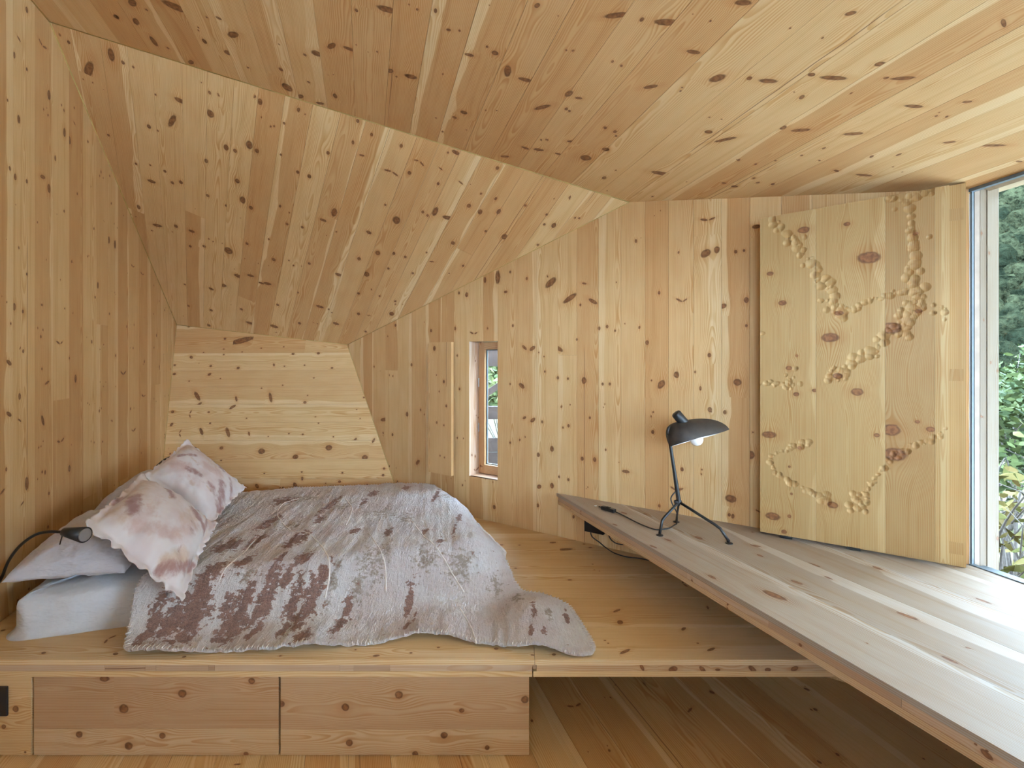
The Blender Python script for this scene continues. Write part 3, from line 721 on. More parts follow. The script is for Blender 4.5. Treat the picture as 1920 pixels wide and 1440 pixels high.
# ------------------------------------------------------------------ drawers under the platform
YD = 1.882
def drawer_px(x, y): p = hit(x, y, (EY, YD)); return p
def dk(lst, crop):
    out = []
    for k in cr(crop, lst):
        p = drawer_px(k[0], k[1]); an = math.radians(k[4]) if len(k) > 4 else 0
        out.append((p.x, p.z, k[2] * YD / F, math.cos(an), math.sin(an), k[3] if len(k) > 3 else 1.05))
    return out
rd = random.Random(7)
ztopd = zb2 - 0.004
def drawer(x0, x1, notch, knots, label, ts, splitpy):
    e = empty('drawer', (X((x0 + x1) / 2, YD), YD, 0.004))
    tag(e, label, 'drawer', 'drawers under the bed platform')
    a, b = X(x0, YD), X(x1, YD); zs = drawer_px(500, splitpy).z
    nx = X(notch, YD); nw = 0.05
    top = [(a, zs + .0004), (b, zs + .0004), (b, ztopd)] + [(nx + nw * math.cos(t), ztopd - 0.009 * math.sin(t)) for t in [math.pi * i / 10 for i in range(11)]] + [(a, ztopd)]
    plank('front_board', top, V3((0, YD, 0)), EX, EZ, EY, 0.02, rd, e, PINE_LAM, knots, 0, True, tone=ts[0], sap=3.0)
    plank('front_board', [(a, .005), (b, .005), (b, zs - .0004), (a, zs - .0004)], V3((0, YD, 0)), EX, EZ, EY, 0.02, rd, e, PINE_LAM, knots, 0, True, tone=ts[1], sap=3.0)
    box('drawer_box', (a + .012, YD + .021, .012), EX, EY, EZ, b - a - .024, 1.2, ztopd - .03, M_CORE, e)
drawer(63.5, 522, 288, dk([(1215, 500, 34, 1.05), (825, 600, 38), (1678, 415, 27), (697, 400, 26, 1.6), (528, 772, 28), (1082, 780, 26), (857, 848, 32), (1640, 902, 19)], (0, 1160, 3.5556)),
       'left wide pine drawer with eight red-brown knots under the pillows', (.1, .95), 1366)
drawer(526, 992, 760, dk([(525, 590, 32), (882, 508, 33), (1300, 612, 19, 1.2), (1722, 540, 32), (100, 568, 26), (552, 828, 28), (990, 902, 25), (1182, 778, 29), (1470, 860, 20)], (500, 1160, 3.5556)),
       'right wide pine drawer next to the open dark bay under the platform', (.3, .95), 1368)
sp = empty('side_panel', (X(0, YD), YD, 0.004))
tag(sp, 'narrow pine panel with black socket at the left end of the drawers', 'panel')
skn = dk([(105, 602, 26), (25, 720, 18), (168, 890, 10)], (0, 1160, 3.5556))
a, b = X(-120, YD), X(58.5, YD); zs = drawer_px(30, 1311).z
plank('front_board', [(a, zs + .0004), (b, zs + .0004), (b, ztopd), (a, ztopd)], V3((0, YD, 0)), EX, EZ, EY, 0.02, rd, sp, PINE_PALE, skn, 0, True, tone=.8, sap=3.0)
plank('front_board', [(a, .005), (b, .005), (b, zs - .0004), (a, zs - .0004)], V3((0, YD, 0)), EX, EZ, EY, 0.02, rd, sp, PINE_PALE, skn, 0, True, tone=.5, sap=3.0)
# wall socket on the side panel
so = empty('wall_socket', (X(-8, YD), YD, drawer_px(0, 1312).z)); tag(so, 'square black socket on the narrow panel left of the drawers', 'socket')
c0 = drawer_px(-10, 1313)
box('plate', (c0.x - .053, YD - .009, c0.z - .055), EX, EY, EZ, .106, .0088, .110, M_PLASTIC, so, 0.003)
def ring_geo(c, ax, r0, r1, d, n=28):
    ax = ax.normalized(); u = ax.orthogonal().normalized(); w = ax.cross(u); vs = []; fs = []
    prof = [(r0, 0), (r1, 0), (r1, -d), (r0, -d)]
    for k in range(n):
        a = 2 * math.pi * k / n; rdv = u * math.cos(a) + w * math.sin(a)
        for r, z in prof: vs.append(c + rdv * r - ax * z)
    for k in range(n):
        k2 = (k + 1) % n
        for j in range(4): fs.append((k * 4 + j, k * 4 + (j + 1) % 4, k2 * 4 + (j + 1) % 4, k2 * 4 + j))
    return vs, fs
v, f = ring_geo(V3((c0.x, YD - .0095, c0.z)), -EY, .020, .028, .005); mesh_obj('socket_ring', v, f, M_BLACK, so)
v, f = tube_geo([V3((c0.x, YD - .013, c0.z)), V3((c0.x, YD - .0092, c0.z))], .0195, 24); mesh_obj('plug', v, f, M_BLACK, so)

# ------------------------------------------------------------------ desk
d0 = hit(1048, 927, P_Z(DESK))
dd = Vector((365.0 / F, -1, 0)).normalized()           # along the front edge toward the camera
dn = EZ.cross(dd).normalized()                          # toward the window side
if dn.x < 0: dn = -dn
def isect(o, d, pa, pb):                                # line with X = pa*Y + pb
    t = (pa * o.y + pb - o.x) / (d.x - pa * d.y); return o + d * t
f0 = isect(d0, dd, RA, RB - 0.003)
desk = empty('desk', (1.6, 1.4, DESK - 0.064))
tag(desk, 'long pine desk slab with laminated edge tapering to a point at the wall', 'desk')
OD = Vector((f0.x, f0.y, DESK))
def d2(p): q = Vector(p) - OD; return (q.dot(dd), q.dot(dn))
yn = -1.2
fend = f0 + dd * ((f0.y - yn) / -dd.y)
dpoly = [d2(f0), d2(fend), d2((WA * yn + WB - .002, yn, DESK)), d2(WC - wn * .002), ]
dpoly[3] = d2(Vector((WC.x - .003, WC.y - .001, DESK)))
rk = random.Random(77)
dk2 = []
for k in cr((1280, 960, 3), [(515, 468, 30, 2.6, 12), (90, 145, 18, 1.6, 0), (1265, 585, 20, 3, 10), (640, 395, 16, 2.4, 10), (1095, 315, 15, 2, 0), (165, 365, 14, 2.4, 0), (740, 298, 12, 3.2, 10), (410, 190, 14, 2.2, 30), (1690, 500, 12, 3.4, 0), (1605, 765, 8, 2, 30), (1500, 830, 14, 3.5, 0), (435, 245, 12, 2), (820, 370, 9, 3)]) + cr((1020, 900, 8), [(1200, 495, 30, 2.2, 10), (1060, 670, 22, 2.6, 10), (1640, 1000, 26, 3, 10), (1520, 510, 22, 1.6), (1860, 900, 30, 2.4, 10)]):
    p = d2(hit(k[0], k[1], P_Z(DESK))); Yh = hit(k[0], k[1], P_Z(DESK)).y; an = math.radians(k[4]) if len(k) > 4 else 0
    dk2.append((p[0], p[1], k[2] * Yh / F * 1.15, math.cos(an), math.sin(an), k[3] if len(k) > 3 else 1.3))
dsm = [0, .252, .50, .74, .985, 1.23, 1.48, 1.73, 1.98, 2.23]
tones = [.75, .25, .15, .8, .35, .6, .3, .5]
for i in range(len(dsm) - 1):
    q = clip(clip(dpoly, 0, -1, -(dsm[i] + (.0006 if i else 0))), 0, 1, dsm[i + 1] - .0006)
    if q and area2(q) > 1e-3:
        plank('plank', q, OD, dd, dn, -EZ, LAYER[0], rk, desk, PINE_DESK, dk2, 0.35, False, tone=tones[i % 8], sap=rk.uniform(.68, .95))
Ld = d2(fend)[0]
# edge: top layer is the plank itself; middle blocks slightly recessed; bottom strip proud
def dstrip(u0, u1, z0, z1, name, mat, rec, tone, dens=0.3):
    O = Vector((OD.x, OD.y, 0)) + dn * rec
    u0 = max(u0, .022)
    plank(name, [(u0, z0), (u1, z0), (u1, z1), (u0, z1)], O, dd, EZ, dn, .012, rk, desk, mat, None, dens, True, tone=tone, sap=3.0)
zd1 = DESK - LAYER[0]; zd2 = zd1 - LAYER[1]; zd3 = zd2 - LAYER[2]
ublk = [0.0]
for px, py in ((1287, 1073), (1441, 1160), (1690, 1318)):
    p = d2(hit(px, py, (dn, dn.dot(OD)))); ublk.append(p[0])
ublk.append(Ld)
for a, b in zip(ublk[:-1], ublk[1:]):
    dstrip(a + .0006, b - .0006, zd2, zd1 - .0003, 'edge_block', PINE_END, .0012, rk.uniform(.3, .8), 0.2)
dstrip(0, Ld, zd3, zd2 - .0004, 'edge_strip', PINE_LAM, -0.0015, .8, 0.2)
inn = [(p[0], max(p[1], .045)) for p in dpoly]
inn = clip(dpoly, 0, -1, -.045)
top = [OD + dd * p[0] + dn * p[1] - EZ * (LAYER[0] + .0005) for p in inn]; bot = [p - EZ * (LAYER[1] + LAYER[2] - .001) for p in top]
n = len(top)
mesh_obj('core', top + bot, [tuple(range(n)), tuple(range(n, 2 * n))[::-1]] + [(i, i + n, (i + 1) % n + n, (i + 1) % n) for i in range(n)], M_CORE, desk)
# ------------------------------------------------------------------ big carved shutter
s0 = at(1425, 997, 2.408); s1 = at(1780, 1059, 2.036)
sd = (s1 - s0); sd.z = 0; SW = sd.length; sd.normalize()
sn = Vector((-sd.y, sd.x, 0))                     # toward the wall (away from the room)
if sn.dot(N_RIGHT) < 0: sn = -sn
SO = Vector((s0.x, s0.y, 0)); SPL = (sn, sn.dot(SO))
SZ0, SZL, SZR = DESK + 0.016, at(1425, 410, 2.408).z, at(1780, 347, 2.036).z
def s_uv(px, py):
    p = hit(px, py, SPL); return ((p - SO).dot(sd), p.z)
def stop(s): return SZL + (SZR - SZL) * s / SW
sh = empty('window_shutter', SO + EZ * SZ0)
tag(sh, 'tall pine shutter with carved bubble trails standing open by the big window', 'shutter')
rs = random.Random(2024)
dimples = []
def trail(pts, w, r, dens=1.0):
    for (x0, y0), (x1, y1) in zip(pts[:-1], pts[1:]):
        L = math.hypot(x1 - x0, y1 - y0); n = max(2, int(L / 4.2 * dens))
        for i in range(n):
            t = (i + rs.random()) / n
            dimples.append((x0 + (x1 - x0) * t + rs.gauss(0, w * 1.25), y0 + (y1 - y0) * t + rs.gauss(0, w * 1.25), r[0] * .7 + (r[1] - r[0] * .7) * rs.random() ** 1.4))
def clus(x, y, sx, sy, n, r=(3.5, 8)):
    for i in range(n): dimples.append((x + rs.gauss(0, sx), y + rs.gauss(0, sy), rs.uniform(*r)))
trail([(1447, 415), (1480, 440), (1510, 480), (1535, 510), (1560, 540), (1575, 570), (1580, 590)], 4.5, (4.5, 9), 1.2)
clus(1575, 585, 11, 7, 12); trail([(1600, 577), (1640, 562), (1680, 550), (1697, 545)], 1.8, (4, 7.5), .8)
trail([(1668, 381), (1700, 374), (1742, 358)], 3.5, (5, 9), 1.1); trail([(1705, 382), (1706, 410), (1710, 440), (1716, 470)], 3, (6, 10), .8)
trail([(1712, 460), (1718, 485), (1710, 505), (1720, 530), (1722, 575)], 5, (6, 11), .9)
clus(1718, 582, 19, 8, 34, (3, 8)); trail([(1748, 578), (1772, 574)], 4, (3, 5))
trail([(1705, 592), (1690, 610), (1660, 635), (1625, 665), (1590, 690), (1560, 710)], 4, (5, 10), 1.1)
clus(1572, 703, 11, 7, 22, (3, 7)); clus(1480, 718, 9, 7, 18, (3, 6.5)); trail([(1427, 722), (1448, 719), (1466, 720)], 2, (3, 6))
trail([(1508, 838), (1490, 836), (1470, 846), (1442, 858), (1446, 870), (1458, 888), (1475, 902), (1505, 914), (1525, 925), (1540, 932)], 1.8, (3.5, 7.5), .95)
clus(1498, 836, 9, 5, 8, (3, 6)); trail([(1535, 930), (1550, 940)], 3, (5, 10)); clus(1543, 932, 5, 6, 6, (5, 9)); clus(1605, 945, 9, 7, 16, (4, 8))
trail([(1615, 945), (1632, 912), (1650, 892), (1662, 878)], 4, (4, 8)); trail([(1715, 838), (1735, 830), (1775, 808)], 2, (4, 7))
trail([(1662, 868), (1690, 848), (1715, 836)], 3, (4, 7)); clus(1685, 660 - 40, 12, 10, 7, (5, 9))
for q in ((1707, 510, 7), (1701, 503, 5), (1505, 498, 5), (1546, 538, 4), (1539, 564, 5), (1743, 444, 5), (1491, 691, 6), (1430, 625, 4), (1552, 563, 4), (1645, 668, 4), (1714, 523, 9), (1700, 521, 10)): dimples.append(q)
DM = []
for x, y, r in dimples:
    u, z = s_uv(x, y); rm = r * hit(x, y, SPL).y / F * .95
    DM.append((u, z, rm, min(0.007, rm * .42), rs.uniform(.75, 1.25)))
DM = np.array(DM)
sknots = []
for x, y, r, asp in ((1444, 513, 5, 1.5), (1467, 568, 6, 1.5), (1507, 431, 8, 1.6), (1588, 420, 5, 1.4), (1629, 483, 14, 1.7), (1557, 633, 11, 1.7), (1573, 587, 6, 1.6), (1723, 583, 5, 1.5), (1607, 735, 9, 1.4), (1479, 690, 5, 1.4), (1494, 667, 3, 1), (1493, 739, 5, 1.3), (1527, 732, 4, 1.4), (1442, 815, 8, 2), (1480, 875, 3, 1), (1561, 947, 8, 1.4), (1449, 968, 9, 1.8), (1480, 968, 4, 1), (1470, 997, 5, 1.2), (1484, 926, 3, 1), (1720, 791, 4, 1.2), (1717, 438, 4, 1.3), (1571, 705, 7, 1.5), (1670, 806, 14, 1.4), (1677, 852, 16, 1.5), (1671, 615, 14, 1.5), (1499, 840, 4, 1.2), (1745, 805, 6, 1.5), (1644, 816, 5, 1.2)):
    u, z = s_uv(x, y); sknots.append((u, z, r * hit(x, y, SPL).y / F, asp))
def carved_board(ua, ub, tone, sap, flip):
    res = 0.0034
    nu = max(3, int((ub - ua) / res)); nz = int((SZR - SZ0) / res)
    uu = np.linspace(ua + .0003, ub - .0003, nu + 1); tt = np.linspace(0, 1, nz + 1)
    UU, TT = np.meshgrid(uu, tt)                       # (nz+1, nu+1)
    ZZ = SZ0 + TT * (SZL + (SZR - SZL) * UU / SW - SZ0)
    DE = np.zeros_like(UU)
    for u, z, r, dp, asq in DM:
        if u < ua - .03 or u > ub + .03: continue
        d2_ = ((UU - u) * (1 / asq)) ** 2 + (ZZ - z) ** 2
        m = d2_ < r * r
        DE[m] = np.maximum(DE[m], dp * (1 - d2_[m] / (r * r)))
    P = np.array(SO)[None, None] + UU[..., None] * np.array(sd) + DE[..., None] * np.array(sn); P[..., 2] += ZZ
    vs = P.reshape(-1, 3); w = nu + 1
    idx = np.arange((nz + 1) * w).reshape(nz + 1, w)
    quads = np.stack([idx[:-1, :-1], idx[:-1, 1:], idx[1:, 1:], idx[1:, :-1]], -1).reshape(-1, 4)
    org = vs.mean(0)
    me = bpy.data.meshes.new('carved_board')
    nb = len(vs)
    # thickness: four corner verts behind
    cor = [(ua + .0003, SZ0), (ub - .0003, SZ0), (ub - .0003, stop(ub)), (ua + .0003, stop(ua))]
    bk = [np.array(SO + sd * c[0] + sn * .028) + np.array([0, 0, c[1]]) for c in cor]
    fr = [np.array(SO + sd * c[0] + sn * .0) + np.array([0, 0, c[1]]) for c in cor]
    allv = np.vstack([vs, np.array(fr), np.array(bk)])
    sides = [(nb + i, nb + 4 + i, nb + 4 + (i + 1) % 4, nb + (i + 1) % 4) for i in range(4)]
    me.from_pydata((allv - org).tolist(), [], quads.tolist() + sides)
    l1 = me.uv_layers.new(name='wood'); l2 = me.uv_layers.new(name='nv')
    uvw = np.stack([ZZ.reshape(-1) - SZ0, UU.reshape(-1) - ua], -1)
    lu = uvw[quads.reshape(-1)]
    extra = np.zeros((16, 2)); extra[:, 1] = .02
    l1.data.foreach_set('uv', np.vstack([lu, extra]).astype(np.float32).ravel())
    nvv = lu[:, 1] / (ub - ua); nvv = 1 - nvv if flip else nvv
    l2.data.foreach_set('uv', np.vstack([np.stack([nvv, nvv * 0], -1), extra]).astype(np.float32).ravel())
    own = [k for k in sknots if ua - .004 < k[0] < ub + .004]
    kk = np.array([(k[1] - SZ0, k[0] - ua, k[2], 0.0, 1.0, k[3]) for k in own]) if own else np.zeros((0, 6))
    fc = uvw[quads].mean(1); nf = len(quads) + 4
    if len(kk) < 3: kk = np.vstack([kk, np.array([[1000, 1000, .001, 1, 0, 1]] * (3 - len(kk)))])
    dist = np.hypot(fc[:, None, 0] - kk[None, :, 0], fc[:, None, 1] - kk[None, :, 1]) / np.maximum(kk[None, :, 2], 1e-4)
    order = np.argsort(dist, 1)[:, :3]
    for i in range(3):
        K = np.vstack([kk[order[:, i]], np.array([[1000, 1000, .001, 1, 0, 1]] * 4)])
        a1 = me.attributes.new('k%d' % (i + 1), 'FLOAT_VECTOR', 'FACE'); a1.data.foreach_set('vector', K[:, :3].astype(np.float32).ravel())
        a2 = me.attributes.new('q%d' % (i + 1), 'FLOAT_VECTOR', 'FACE'); a2.data.foreach_set('vector', K[:, 3:].astype(np.float32).ravel())
    for nm, val in (('seed', rs.random()), ('tone', tone), ('sap', sap)):
        a = me.attributes.new(nm, 'FLOAT', 'FACE'); a.data.foreach_set('value', [val] * nf)
    a = me.attributes.new('ring', 'FLOAT_VECTOR', 'FACE'); a.data.foreach_set('vector', [(ub - ua) * rs.uniform(.4, .6), .006, 50.0] * nf)
    me.materials.append(PINE_SHUT)
    o = bpy.data.objects.new('carved_board', me); COL.objects.link(o); o.location = org
    adopt(o, sh)
PINE_SHUT = pine_material('pine_shutter', (0.38, 0.238, 0.100), (0.45, 0.300, 0.132), (0.50, 0.355, 0.175), contrast=1.0)
ub = [0.0] + [s_uv(x, 700)[0] for x in (1530, 1660, 1753)] + [SW]
carved_board(ub[0], ub[1], .75, .90, False)
carved_board(ub[1], ub[2], .8, .86, False)
carved_board(ub[2], ub[3], .05, 3.0, False)
carved_board(ub[3], ub[4], .95, .45, False)
# rear layer: slab with a lip past the right edge and bottom, little patches let into the lip
LIPO = SO + sn * .0285
lw_ = 0.055
plank('rear_board', [(SZ0 - .008, 0), (SZL - .002, 0), (stop(SW + lw_) + .004, SW + lw_), (SZ0 - .014, SW + lw_)], LIPO, EZ, sd, sn, .024, rs, sh, PINE_SHUT, None, .3, True, tone=.9, sap=.75)
for py in (402, 703, 1028):
    q = hit(1793, py, (sn, sn.dot(LIPO))); u = (q - LIPO).dot(sd)
    plank('patch', [(q.z - .024, u - .022), (q.z + .024, u - .022), (q.z + .024, u + .022), (q.z - .024, u + .022)], LIPO - sn * .0008, EZ, sd, sn, .006, rs, sh, PINE_SHUT, None, 0, True, tone=.2, sap=3.0)
for s in (.12, .5):
    box('glide_pad', SO + sd * (SW * s) + sn * .01 + EZ * (DESK + .0005), sd, sn, EZ, .05, .03, SZ0 - DESK - .001, M_BLACK, sh)

# ------------------------------------------------------------------ small window and its shutter
w2 = empty('window_2', HW[0])
tag(w2, 'narrow upright pine window in the right wall looking out to dark timbers', 'window', kind='structure')
ho = HW[0].copy(); hw = (HW[1] - HW[0]).length; hh2 = hz1 - hz0
rw2 = random.Random(31)
PINE_REV = pine_material('pine_reveal', (0.62, 0.44, 0.32), (0.70, 0.54, 0.42), (0.74, 0.60, 0.48))
PINE_FRAME = pine_material('pine_sash', (0.58, 0.36, 0.19), (0.63, 0.42, 0.24), (0.66, 0.46, 0.28))
Ow = Vector((ho.x, ho.y, 0))
RD = .16
plank('reveal_side', [(hz0, 0.0), (hz1, 0.0), (hz1, RD), (hz0, RD)], Ow + er * .0, EZ, N_RIGHT, -er, .02, rw2, w2, PINE_REV, None, 1.5, True, tone=.4)
plank('reveal_side', [(hz0, 0.0), (hz1, 0.0), (hz1, RD), (hz0, RD)], Ow + er * hw, EZ, N_RIGHT, er, .02, rw2, w2, PINE_REV, None, 1, True, tone=.4)
plank('reveal_sill', [(0, 0), (hw, 0), (hw, RD), (0, RD)], Ow + EZ * hz0, er, N_RIGHT, -EZ, .02, rw2, w2, PINE_REV, None, 1, True, tone=.4)
plank('reveal_head', [(0, 0), (hw, 0), (hw, RD), (0, RD)], Ow + EZ * hz1, er, N_RIGHT, EZ, .02, rw2, w2, PINE_REV, None, 1, True, tone=.4)
FD = .103
def sash_bar(u0, u1, z0, z1, vertical):
    O = Ow + N_RIGHT * FD
    if vertical: plank('sash_bar', [(z0, u0), (z1, u0), (z1, u1), (z0, u1)], O, EZ, er, N_RIGHT, .045, rw2, w2, PINE_FRAME, None, .4, True, sap=3.0)
    else: plank('sash_bar', [(u0, z0), (u1, z0), (u1, z1), (u0, z1)], O, er, EZ, N_RIGHT, .045, rw2, w2, PINE_FRAME, None, .4, True, sap=3.0)
fw = .054
sash_bar(0.004, fw, hz0 + .004, hz1 - .004, True); sash_bar(hw - fw, hw - .004, hz0 + .004, hz1 - .004, True)
sash_bar(fw, hw - fw, hz0 + .004, hz0 + fw + .012, False); sash_bar(fw, hw - fw, hz1 - fw, hz1 - .004, False)
# spacer bar around the glass, pane, hinges
sb = Ow + N_RIGHT * (FD + .020)
for (u0, u1, z0, z1) in ((fw, fw + .008, hz0 + .066, hz1 - fw), (hw - fw - .008, hw - fw, hz0 + .066, hz1 - fw), (fw, hw - fw, hz0 + .066, hz0 + .074), (fw, hw - fw, hz1 - fw - .008, hz1 - fw)):
    box('glazing_bead', sb + er * u0 + EZ * z0, er, N_RIGHT, EZ, u1 - u0, .012, z1 - z0, M_SEAL, w2)
pg = Ow + N_RIGHT * (FD + .030)
mesh_obj('pane', [pg + er * fw + EZ * (hz0 + .06), pg + er * (hw - fw) + EZ * (hz0 + .06), pg + er * (hw - fw) + EZ * (hz1 - fw), pg + er * fw + EZ * (hz1 - fw)], [(0, 1, 2, 3)], M_GLASS, w2)
for py in (717, 801):
    q = hit(898, py, (N_RIGHT, N_RIGHT.dot(Ow + N_RIGHT * FD)))
    v, f = tube_geo([Vector((q.x, q.y, q.z - .03)) - N_RIGHT * .004, Vector((q.x, q.y, q.z + .03)) - N_RIGHT * .004], .0045, 10)
    mesh_obj('hinge', v, f, M_STEEL, w2)
# wooden shutter leaf folded back on the wall left of the opening
ss0 = hit(803, 884, P_RIGHT); q0 = Ow + er * ((Vector((ss0.x, ss0.y, 0)) - Ow).dot(er))
leaf = empty('small_shutter', q0 + EZ * .641); tag(leaf, 'small pine shutter leaf folded open left of the narrow window', 'shutter')
off = .055
ang = math.radians(3.0)
ld = (er * math.cos(ang) - N_RIGHT * math.sin(ang)).normalized(); ln = EZ.cross(ld); ln = ln if ln.dot(N_RIGHT) > 0 else -ln
lo = at(803, 884, 3.69); lo = Vector((lo.x, lo.y, 0))
t1 = at(848, 892, 3.56); lw2 = (Vector((t1.x, t1.y, 0)) - lo).dot(ld)
lk = []
for x, y, r in cr((780, 600, 4.5), [(155, 240, 22), (173, 465, 7), (195, 603, 8), (255, 725, 14), (175, 865, 12), (235, 888, 9), (203, 1145, 9), (240, 1160, 9), (235, 520, 16)]):
    p = hit(x, y, (ln, ln.dot(lo))); lk.append((p.z, (p - lo).dot(ld), r * p.y / F * .9, 1.0, 0.0, 1.3))
plank('leaf_board', [(.642, 0), (1.582, 0), (1.582, lw2), (.642, lw2)], lo, EZ, ld, ln, .024, rw2, leaf, PINE, lk, 0, True, tone=.6, sap=3.0)
for z in (.80, 1.42):
    box('hinge_plate', lo + ld * .1 + ln * .0245 + EZ * z, ld, ln, EZ, .07, .014, .03, M_STEEL, leaf)

# ------------------------------------------------------------------ fabric materials
def sheet_material(name, col):
    t = NT(name)
    co = t.n('ShaderNodeTexCoord').outputs['Object']
    mp = t.n('ShaderNodeMapping'); t.t.links.new(co, mp.inputs[0]); mp.inputs['Scale'].default_value = (4, 4, 9)
    n1 = t.noise(mp.outputs[0], 3.0, 3, .55); n2 = t.noise(co, 900, 1)
    nd = t.n('ShaderNodeTexNoise'); nd.noise_type = 'RIDGED_MULTIFRACTAL' if hasattr(nd, 'noise_type') else nd.noise_type
    t.t.links.new(mp.outputs[0], nd.inputs['Vector']); nd.inputs['Scale'].default_value = 1.6; nd.inputs['Detail'].default_value = 2
    h = t.M('ADD', t.M('MULTIPLY', n1, 1.0), t.M('MULTIPLY', nd.outputs[0], .5))
    b1 = t.bump(h, .8, .022); 
    b = t.n('ShaderNodeBump'); b.inputs['Strength'].default_value = .15; b.inputs['Distance'].default_value = .0006
    t.t.links.new(n2, b.inputs['Height']); t.t.links.new(b1, b.inputs['Normal'])
    c = t.mix(t.ss(n1, .3, .7), tuple(x * .96 for x in col), col)
    t.bsdf(c, .85, .15, b.outputs[0], **{'Sheen Weight': .15})
    return t.m
M_SHEET = sheet_material('white_cotton', (0.58, 0.58, 0.605))
M_PILLOW = sheet_material('pale_grey_cotton', (0.52, 0.50, 0.53))

def fbm(x, y, z, oct=3):
    return noise.fractal(Vector((x, y, z)), 0.9, 2.1, oct)

# ------------------------------------------------------------------ mattress
MU = Vector((0.951, 0.310, 0)).normalized(); MW = Vector((-0.310, 0.951, 0)).normalized()
MO = Vector((-1.985, 1.985, PLAT)); ML, MWD, MH = 1.76, 1.27, 0.165
def m_local(p): q = Vector((p[0], p[1], 0)) - Vector((MO.x, MO.y, 0)); return q.dot(MU), q.dot(MW)
def make_mattress():
    # loose sheet over a thick mattress: rounded box whose foot flares out on the platform
    nu, nv, nz = 90, 64, 14
    verts, faces = [], []
    def outline(k, z):
        # perimeter param k in [0,4): rounded rectangle
        pass
    rc = .09; per = []
    def addseg(a, b, n):
        for i in range(n): per.append(tuple(a[j] + (b[j] - a[j]) * i / n for j in range(2)))
    def arc(c, a0, n=8):
        for i in range(n): a = a0 + math.pi / 2 * i / n; per.append((c[0] + rc * math.cos(a), c[1] + rc * math.sin(a)))
    addseg((rc, 0), (ML - rc, 0), 70); arc((ML - rc, rc), -math.pi / 2); addseg((ML, rc), (ML, MWD - rc), 50); arc((ML - rc, MWD - rc), 0)
    addseg((ML - rc, MWD), (rc, MWD), 70); arc((rc, MWD - rc), math.pi / 2); addseg((0, MWD - rc), (0, rc), 50); arc((rc, rc), math.pi)
    prof = [(-.022, .001), (-.012, .006), (.000, .03), (.004, .06), (.006, .09), (.012, .115), (.024, .14), (.05, .158), (.10, .166), (.22, .170), (.45, .172), (.62, .172)]
    n = len(per); cx, cy = ML / 2, MWD / 2
    for ins, z in prof:
        for (x, y) in per:
            # inset along direction to the interior
            qx = min(max(x, ins if ins > 0 else x), ML - ins if ins > 0 else x); qy = min(max(y, ins if ins > 0 else y), MWD - ins if ins > 0 else y)
            dx = (x < cx) * -1 + (x > cx) * 1
            if ins < 0:
                ddx, ddy = x - cx, y - cy
                qx = x + (-ins) * (1 if x > ML - rc else (-1 if x < rc else 0)); qy = y + (-ins) * (1 if y > MWD - rc else (-1 if y < rc else 0))
            w = .016 * fbm(x * 7 + z * 9, y * 7, z * 6 + 3) * (1 if z > .02 else .6) + .007 * math.sin(x * 46 + z * 30 + 7 * fbm(x * 3, y * 3, 1)) * (.02 < z < .15)
            p = MO + MU * (qx) + MW * (qy + (w if y < .02 else 0) * 1) + EZ * (max(.001, z + .006 * fbm(x * 6, y * 6, 9) * (z > .1)))
            if y < .02: p -= MW * (.5 * w)
            verts.append(p)
    for k in range(len(prof) - 1):
        for i in range(n):
            j = (i + 1) % n; faces.append((k * n + i, k * n + j, (k + 1) * n + j, (k + 1) * n + i))
    faces.append(tuple((len(prof) - 1) * n + i for i in range(n)))
    return mesh_obj('mattress', verts, faces, M_SHEET, None, True, MO)
mat_o = make_mattress(); tag(mat_o, 'white sheeted mattress lying on the platform under the pillows and blanket', 'mattress')

